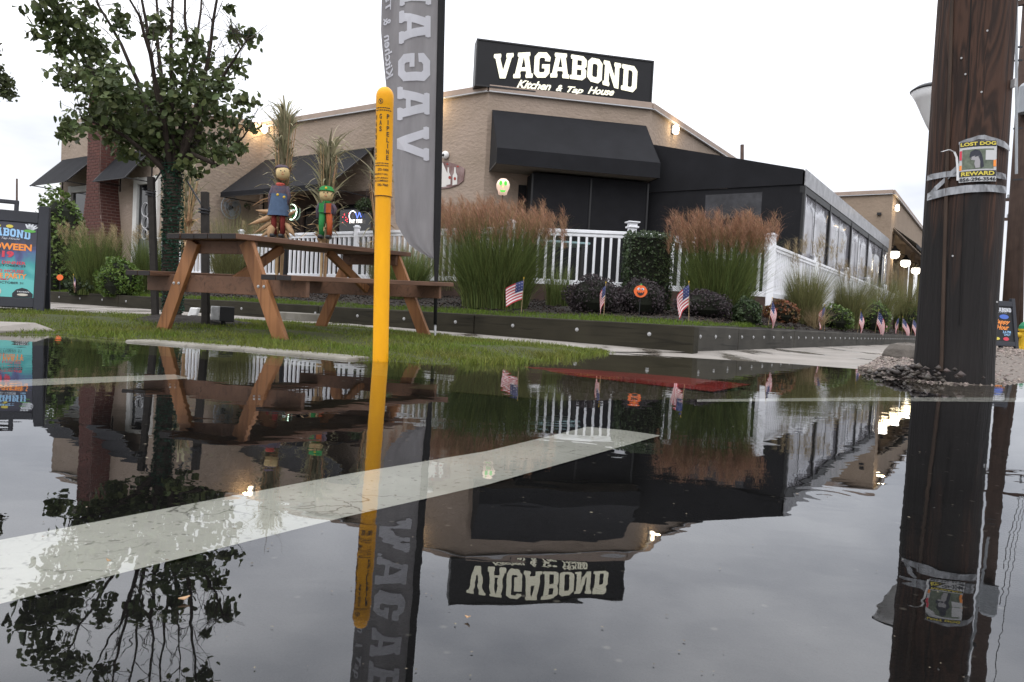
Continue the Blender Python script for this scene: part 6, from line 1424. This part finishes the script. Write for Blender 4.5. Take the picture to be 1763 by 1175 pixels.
def disc_sign(px, py, r, D, label, face=False):
    c = YD(px, py, D); g = gz(c.x, c.y, .3); root = thing('pumpkin_stake', label, 'garden stake', V((c.x, c.y, g)), None); rad = r * D / FPX
    mb = MB(); mb.tube([V((c.x, c.y + .012, g - .05)), V((c.x, c.y + .012, c.z))], .005, 6); mb.build('stake', M['black_metal'], root)
    mb = MB(); n = 28; mb.prism([V((c.x + rad * 1.08 * math.cos(t) * (1 + .03 * math.cos(6 * t)), c.y, c.z + rad * math.sin(t))) for t in np.linspace(0, 2 * math.pi, n + 1)[:-1]], (0, .012, 0)); d = mb.build('pumpkin_disc', M['orange'], root, fixn=True)
    f = lambda x, y, e=-.004: V((c.x + x * rad, c.y + e, c.z + y * rad))
    mb = MB(); mb.poly([f(-.08, 1.0, .002), f(.12, 1.0, .002), f(.2, 1.22, .002), f(-.02, 1.25, .002)]); mb.build('stalk', C_['green'], d, solid=.006)
    if face:
        mb = MB()
        for s in (-1, 1): mb.poly([f(s * .32 + .24 * math.cos(t), .38 + .2 * math.sin(t)) for t in np.linspace(0, 6.283, 13)[:-1]])
        mb.build('eyes', C_['white'], d)
        mb = MB()
        for s in (-1, 1): mb.poly([f(s * .26 + .10 * math.cos(t), .36 + .11 * math.sin(t), -.007) for t in np.linspace(0, 6.283, 9)[:-1]])
        mb.poly([f(x, y, -.005) for x, y in ((-.62, -.05), (-.3, -.12), (.3, -.12), (.62, -.05), (.45, -.5), (.15, -.68), (-.15, -.68), (-.45, -.5))]); mb.build('mouth', C_['black'], d)
        mb = MB()
        for x in (-.3, .0, .28): mb.poly([f(x - .09, -.13, -.008), f(x + .09, -.13, -.008), f(x + .07, -.28, -.008), f(x - .07, -.28, -.008)])
        mb.build('teeth', M['orange'], d)
disc_sign(1103, 502, 10.5, 8.3, 'grinning orange jack-o-lantern disc in front of the dark shrubs', True)
disc_sign(178.5, 479, 5.5, 12.2, 'plain orange disc stake in front of the boxwood'); disc_sign(103, 478, 5, 12.0, 'plain orange disc stake beside the Halloween sandwich board')
# lit skull lantern behind the grass
def skull():
    c = onw(866, 322, CL, nL) + nL * .9; c = YD(866, 322, 13.0); r = 11.5 * 13 / FPX; root = thing('skull_lantern', 'glowing white and green sugar skull lantern above the brown plumes', 'lantern', V((c.x, c.y, PZ)))
    mb = MB(); mb.tube([V((c.x, c.y, PZ - .02)), V((c.x, c.y, c.z - r))], .015, 8); mb.build('post', M['frame_black'], root)
    vd = gnd(CAM - c).normalized(); rt_ = V((-vd.y, vd.x, 0)); rt_ = rt_ if rt_.x > 0 else -rt_
    mb = MB(); mb.lathe([(r * .35, -r * 1.25), (r * .62, -r * 1.15), (r * .72, -r * .7), (r * .95, -r * .2), (r * 1.0, r * .35), (r * .8, r * .85), (r * .45, r * 1.15), (r * .05, r * 1.22)], c, 20); mb.build('skull', flat('skull_glow', (.80, .58, .45), .5, emit=.42), root, smooth=True)
    def F(x, y, e=.02): 
        z = y * r; q = max(0, 1 - (x * .98) ** 2); return c + rt_ * x * r + UP * z + vd * (r * math.sqrt(q) * (1.0 if y > -.3 else .82) + e)
    g = flat('skull_green', (.08, .55, .05), .5, emit=.5); mb = MB()
    for s in (-1, 1): mb.poly([F(s * .36 + .22 * math.cos(t), .35 + .36 * math.sin(t)) for t in np.linspace(0, 6.283, 13)[:-1]])
    mb.build('eyes', g, root)
    mb = MB(); mb.poly([F(x, y, .03) for x, y in ((-.45, -.55), (-.25, -.68), (.25, -.68), (.45, -.55), (.3, -.95), (-.3, -.95))]); mb.build('mouth', g, root)
    mb = MB(); mb.poly([F(x, y) for x, y in ((0, .05), (-.13, -.25), (.13, -.25))]); mb.build('nose', flat('skull_yellow', (.8, .7, .2), .5, emit=.7), root)
skull()

# ---------------------------------------------------------------- corn stalks and scarecrows
def cornstalks(px, pyt, pyb, D, n, label, tie=True, spread=.35, husks=30):
    b = YD(px, pyb, D); b.z = PZ - .3 if b.z < PZ else b.z; t = YD(px, pyt, D); H = t.z - b.z; root = thing('corn_stalk_bundle', label, 'corn stalks', b, 'dried corn stalk bundles')
    m_ = MB(); 
    for k in range(9): a = random.uniform(0, 6.28); q = b + V((.05 * math.cos(a), .05 * math.sin(a), 0)); m_.tube([q, q + UP * H * .5 + V((.03 * math.cos(a), .03 * math.sin(a), 0)), q + UP * H * random.uniform(.8, .95) + V((.14 * math.cos(a), .14 * math.sin(a), 0))], [.013, .011, .006], 6)
    m_.build('stalks', M['husk'], root)
    tt = U(.12, .9, n) ** .7; a = U(0, 6.28, n); base = np.stack([b.x + .05 * np.cos(a), b.y + .05 * np.sin(a), b.z + H * tt], 1)
    L = U(.3, .75, n); v, f, _ = blades(base, a, L, U(.15, 1.0, n) * (.45 + .7 * tt), U(.1, 1.0, n), U(.035, .075, n), 6); npmesh('leaves', v, f, M['corn'], root)
    n2 = max(6, n // 5); a = U(0, 6.28, n2); base = np.stack([b.x + .04 * np.cos(a), b.y + .04 * np.sin(a), np.full(n2, b.z + H * .78)], 1); v, f, _ = blades(base, a, U(.3, .62, n2) * max(.6, H * .5), U(.1, .8, n2), U(0, .5, n2), U(.02, .045, n2), 5); npmesh('tassels', v, f, M['corn'], root)
    if husks:
        a = U(0, 6.28, husks); base = np.stack([b.x + .06 * np.cos(a), b.y + .06 * np.sin(a), b.z + H * U(.2, .46, husks)], 1); v, f, _ = blades(base, a, U(.2, .42, husks), U(.5, 1.3, husks), U(.3, 1.1, husks), U(.06, .12, husks), 4); npmesh('husks', v, f, M['husk'], root)
    return root
cb0 = cornstalks(480, 175, 480, 12.4, 230, 'tall dried corn stalk bundle behind the larger scarecrow', husks=70)
def husk_ears():
    D = 12.1; P = lambda x, y, dy=0: YD(x, y, D + dy)
    for k, (x0, y0, x1, y1, r) in enumerate(((476, 372, 428, 387, 5), (474, 380, 436, 403, 4), (470, 388, 462, 412, 7.5), (474, 368, 440, 362, 4), (492, 385, 508, 408, 5), (478, 392, 448, 408, 5), (496, 372, 512, 362, 3), (482, 398, 496, 414, 5))):
        a, b = P(x0, y0, .05), P(x1, y1, -.05 + .1 * (k % 2)); m_ = MB(); rr = r * D / FPX; m_.tube([a, a.lerp(b, .3) + UP * .01, a.lerp(b, .6), b], [rr * .5, rr, rr * .85, rr * .08], 8); m_.build('corn_ear', M['husk'], cb0, smooth=True)
husk_ears()
cornstalks(556, 240, 480, 12.0, 240, 'bushy corn stalk bundle behind the green-hatted scarecrow', husks=16)
cornstalks(318, 290, 470, 13.2, 90, 'corn stalk bundle standing behind the street tree trunk', husks=26)
cornstalks(648, 280, 470, 12.2, 46, 'corn stalk leaves poking out behind the yellow marker post', husks=8)
plaid = mat('plaid', (.045, .06, .10), .9, .5, 30, c2=(.13, .075, .075), stretch=(1, 1, 1)); denim = mat('denim', (.075, .115, .19), .9, .3, 14); face_m = mat('burlap_face', (.62, .47, .24), .85, .15, 20)
redp = mat('red_trousers', (.20, .03, .025), .9, .3, 12); greenp = mat('green_cloth', (.03, .22, .06), .9, .3, 12); orangep = mat('orange_cloth', (.42, .09, .03), .9, .3, 12)
def scarecrow(kind, D, label):
    # pixel skeleton: head centre, shoulders, waist, feet
    if kind == 0: hd, hr, sh, wa, ft, hatm = (487, 298), 12, (483, 318), (479, 352), (480, 405), None
    else: hd, hr, sh, wa, ft, hatm = (562, 335), 12, (562, 349), (561, 368), (561, 407), greenp
    P = lambda x, y, dy=0: YD(x, y, D + dy); s = D / FPX
    root = thing('scarecrow', label, 'scarecrow', P(*ft)); c = P(*hd); r = hr * s
    mb = MB(); mb.lathe([(r * .3, -r * 1.0), (r * .8, -r * .72), (r * .98, -.1 * r), (r * .9, r * .45), (r * .55, r * .85), (r * .1, r * 1.0)], c, 20); h = mb.build('head', face_m, root, smooth=True)
    F = lambda x, y: c + V((x * r, -r * math.sqrt(max(.05, 1 - x * x - y * y * .8)) * 1.03, y * r))
    mb = MB()
    ox = .25 if kind == 0 else .12
    for e in (-.22, .28): mb.lathe([(.002, 0), (.011, .003), (.002, .008)], F(e + ox, .12), 8, ax=V((0, -1, 0)))
    mb.build('eyes', C_['black'], h)
    mb = MB(); mb.lathe([(.002, 0), (.008, .003), (.002, .006)], F(.03 + ox, -.08), 8, ax=V((0, -1, 0))); mb.tube([F(-.15 + ox, -.32), F(.03 + ox, -.40), F(.22 + ox, -.32)], .004, 5); mb.build('mouth', flat('scare_red', (.4, .06, .04), .7), h)
    if kind == 0:
        n = 260; a = U(0, 6.28, n); base = np.array(c) + np.stack([r * 1.0 * np.cos(a) * .9, np.abs(np.sin(a)) * r * .6, r * U(-.2, .9, n)], 1); v, f, _ = blades(base, np.where(np.cos(a) < 0, np.pi, 0) + U(-.6, .6, n), U(.04, .12, n), U(.5, 1.2, n), U(.3, 1.2, n), np.full(n, .006), 2); npmesh('hair', v, f, mat('straw_hair', (.30, .19, .10), .9, .3, 10), h)
        mb = MB(); mb.lathe([(r * 1.0, r * .55), (r * .95, r * .8), (r * .6, r * 1.08), (r * .05, r * 1.16)], c + V((-.02, .02, 0)), 16); mb.build('cap', plaid, h, smooth=True)
    else:
        mb = MB(); mb.lathe([(r * 1.12, r * .38), (r * 1.15, r * .48), (r * .98, r * .55), (r * .95, r * .85), (r * .7, r * 1.1), (r * .1, r * 1.2)], c, 18); mb.build('hat', greenp, h, smooth=True)
        mb = MB(); mb.lathe([(.002, 0), (.02, .004), (.002, .01)], c + V((.02, -r * 1.0, r * .75)), 8, ax=V((0, -1, 0))); mb.build('hat_button', M['hydrant_yellow'], h)
    t0 = P(*sh); t1 = P(*wa); wdt = 13 * s if kind == 0 else 12 * s
    mb = MB(); ring = []
    for k, (q, rx) in enumerate(((0, .55), (.15, 1.0), (.5, 1.0), (.85, 1.05), (1.0, 1.0))):
        p = t0.lerp(t1, q)
        for j in range(14): t = j / 14 * 6.283; mb.v.append(tuple(p + V((wdt * rx * math.cos(t) * (1 + .06 * math.sin(3 * t + k)), wdt * .6 * rx * math.sin(t), 0))))
    for i in range(4):
        for j in range(14): mb.f.append((i * 14 + j, (i + 1) * 14 + j, (i + 1) * 14 + (j + 1) % 14, i * 14 + (j + 1) % 14)); mb.mi.append(0)
    mb.f.append(tuple(range(13, -1, -1))); mb.mi.append(0); mb.f.append(tuple(56 + j for j in range(14))); mb.mi.append(0)
    mb.build('shirt', plaid, root, smooth=True)
    mb = MB(); mb.lathe([(wdt * .55, -.03), (wdt * .62, .0), (wdt * .5, .02)], t0, 12); mb.build('neckerchief', flat('kerchief', (.42, .07, .05), .8) if kind == 0 else greenp, root)
    for sgn in (-1, 1):
        a0 = t0 + V((sgn * wdt * .8, 0, -.03)); a1 = t0.lerp(t1, .55) + V((sgn * wdt * 1.2, .02, 0)); a2 = t1 + V((sgn * wdt * 1.1, .0, -.05 + .03 * sgn))
        mb = MB(); mb.tube([a0, a1, a2], [.042, .038, .032], 10); mb.build('sleeve', plaid, root, smooth=True)
    if kind == 0:
        mb = MB(); p0, p1 = P(481, 334), P(479, 372)
        for k in range(6):
            q = p0.lerp(p1, k / 5); rx = wdt * (1.05 + .45 * (k / 5))
            for j in range(18): t = j / 18 * 6.283; mb.v.append(tuple(q + V((rx * math.cos(t), rx * .62 * math.sin(t), 0)) * (1 + .05 * math.sin(5 * t) * k / 5)))
        for i in range(5):
            for j in range(18): mb.f.append((i * 18 + j, (i + 1) * 18 + j, (i + 1) * 18 + (j + 1) % 18, i * 18 + (j + 1) % 18)); mb.mi.append(0)
        mb.build('denim_smock', denim, root, smooth=True)
        for x, y in ((481, 337), (492, 341)): mb = MB(); mb.lathe([(.002, 0), (.022, .004), (.002, .012)], P(x, y) + V((0, -wdt * .7, 0)), 8, ax=V((0, -1, 0))); mb.build('button', M['hydrant_yellow'], root)
        legm = (redp, redp)
    else:
        for sgn, mm in ((-1, greenp), (1, orangep)):
            mb = MB(); mb.obox(t0.lerp(t1, .55) + V((sgn * wdt * .5, -wdt * .58, 0)), V((wdt * .35, 0, 0)), V((0, .012, 0)), UP * (t0 - t1).length * .42); mb.build('bib', mm, root)
        legm = (greenp, orangep)
    for sgn, mm in ((-1, legm[0]), (1, legm[1])):
        l0 = t1 + V((sgn * wdt * .45, 0, .02)); l1 = P(*ft) + V((sgn * wdt * .55, -.02, 0)); 
        mb = MB(); mb.tube([l0, l0.lerp(l1, .5) + V((sgn * .01, -.01, 0)), l1], [.055, .045, .04], 10); mb.build('leg', mm, root, smooth=True)
        mb = MB(); mb.obox(l1 + V((0, -.05, -.02)), V((.04, 0, 0)), V((0, .08, 0)), V((0, 0, .03))); mb.build('shoe', M['black_metal'], root, bevel=.02)
scarecrow(0, 12.15, 'straw-haired scarecrow in plaid shirt and denim smock on the corn stalks'); scarecrow(1, 11.75, 'scarecrow with green hat and one green and one orange trouser leg')
# dark posts carrying scarecrow bundles (stand behind the railing)
def umbrella_base():
    D = 12.9; b = YD(490, 478, D); b.z = PZ; root = thing('stand_post', 'dark post on a round foot seen under the picnic table top', 'post', b)
    mb = MB(); mb.lathe([(.26, -.01), (.25, .03), (.10, .07), (.045, .10), (.04, .16)], b, 20); mb.build('foot', M['black_metal'], root)
    mb = MB(); mb.tube([b + UP * .1, b + UP * 1.5], .045, 10); mb.build('pole', M['black_metal'], root)
umbrella_base()
# floodlight, cup and cable at the tree mulch
def floods():
    D = 6.35; b = YD(382, 556, D); b.z = gz(b.x, b.y) + .02; root = thing('floodlight', 'black and white ground floodlight on the mulch by the tree', 'floodlight', b)
    mb = MB(); mb.obox(b + V((.035, .02, .09)), V((.055, .02, 0)), V((-.02, .05, 0)), V((0, 0, .065))); mb.build('housing', M['black_metal'], root, bevel=.006)
    mb = MB(); mb.obox(b + V((-.055, -.01, .095)), V((.035, .015, 0)), V((-.02, .048, 0)), V((0, 0, .06))); mb.build('lamp_face', mat('flood_face', (.5, .5, .5), .3, .4, 30), root, bevel=.006)
    mb = MB(); mb.tube([b + V((0, .03, -.05)), b + V((0, .03, .04))], .02, 8); mb.build('foot', M['black_metal'], root)
    p = YD(283, 563, 5.6); p.z = gz(p.x, p.y); mb = MB(); mb.lathe([(.020, -.01), (.026, .055), (.024, .055), (.018, .002)], p, 14); o = mb.build('cup', M['white_plastic'], org=p, smooth=False); tag(o, 'small white cup on the grass by the near table leg', 'cup')
    q = YD(333, 530, 6.9); q.z = gz(q.x, q.y); mb = MB(); mb.obox(q + UP * .06, V((.035, .01, 0)), V((0, .03, 0)), V((.02, 0, .07))); o = mb.build('junction_box', M['white_plastic'], org=q, bevel=.008); tag(o, 'white junction box on the mulch behind the table leg', 'box')
    pts = [q + V((.07, -.03, .05)), q + V((.10, -.1, .0)), V((q.x + .25, q.y - .35, gz(q.x + .25, q.y - .35) + .05)), b + V((.0, .05, .03))]
    mb = MB(); mb.tube(pts, .006, 5); o = mb.build('cable', M['black_metal'], org=q); tag(o, 'black cable from the junction box to the floodlight', 'cable')
    q = YD(517, 536, 9.1); mb = MB(); mb.obox(gnd(q, .09), UL * .28, UR * .22, UP * .07); o = mb.build('concrete_block', M['kerbstone'], org=gnd(q, .02), bevel=.01); tag(o, 'low grey concrete block on the pavement behind the picnic table', 'block')
floods()
# pale slab of a driveway lip at the left water edge
mb = MB(); mb.prism([Z(-80, 577, .0) , Z(95, 573, .0), Z(60, 562, .04), Z(-80, 556, .04)], (0, 0, .02)); tag(mb.build('driveway', M['concrete'], bevel=.006, fixn=True), kind='structure')
# floating leaves and flecks on the water
def flecks():
    for px, py, r, lab in ((805, 1062, .003, 'small brown leaf floating on the water below the wide white line'), (187, 965, .003, 'dark bit of leaf lying on the wide white line'), (317, 1030, .005, 'tan leaf floating in the reflection of the tree')):
        c = Z(px, py, .0035); a = random.uniform(0, 6.28); mb = MB(); mb.poly([c + V((r * math.cos(a), r * math.sin(a), .002)), c + V((r * .4 * math.cos(a + 1.4), r * .4 * math.sin(a + 1.4), 0)), c + V((-r * math.cos(a), -r * math.sin(a), .001)), c + V((r * .45 * math.cos(a - 1.5), r * .45 * math.sin(a - 1.5), 0))]); o = mb.build('fallen_leaf', M['husk'], org=c, solid=.001); tag(o, lab, 'leaf', 'fallen leaves')
flecks()

# patio table behind the railing
def patio_table():
    D = 12.6; c = YD(964, 420, D); root = thing('patio_table', 'patio table with a pale teal top behind the white railing', 'table', V((c.x, c.y, PZ))); w_ = 90 * D / FPX / 2
    m_ = MB(); m_.box(c, 2 * w_, .7, .035, R(8)); m_.build('table_top', mat('teal_top', (.22, .33, .35), .4), root, bevel=.006)
    for sx in (-1, 1):
        for sy in (-1, 1): m_ = MB(); q = c + V((sx * (w_ - .08), sy * .27, 0)); m_.box(V((q.x, q.y, (PZ + c.z) / 2 - .01)), .04, .04, c.z - PZ - .02, R(8)); m_.build('leg', M['frame_black'], root)
patio_table()

# bits of leaf and seed floating on the puddle
n = 130; pxs = U(60, 1740, n); pys = U(720, 1170, n); pts = np.array([[*Z(a, b, .0016)] for a, b in zip(pxs, pys)]); sz_ = U(.0008, .0028, n) * np.clip(pts[:, 1], .6, 3)
an = U(0, 6.28, (n, 1)); dx = np.concatenate([np.cos(an), np.sin(an), np.zeros((n, 1))], 1) * sz_[:, None]; dy = np.concatenate([-np.sin(an), np.cos(an), np.zeros((n, 1))], 1) * sz_[:, None] * U(.3, .9, (n, 1))
v = np.stack([pts - dx, pts + dy, pts + dx, pts - dy], 1).reshape(-1, 3); f = np.arange(n * 4).reshape(-1, 4)
tag(npmesh('floating_debris', v, f, mat('debris', (.22, .19, .14), .9, .5, 40, island=.6)), 'tiny bits of leaf and seed floating on the flood water', 'debris', kind='stuff')
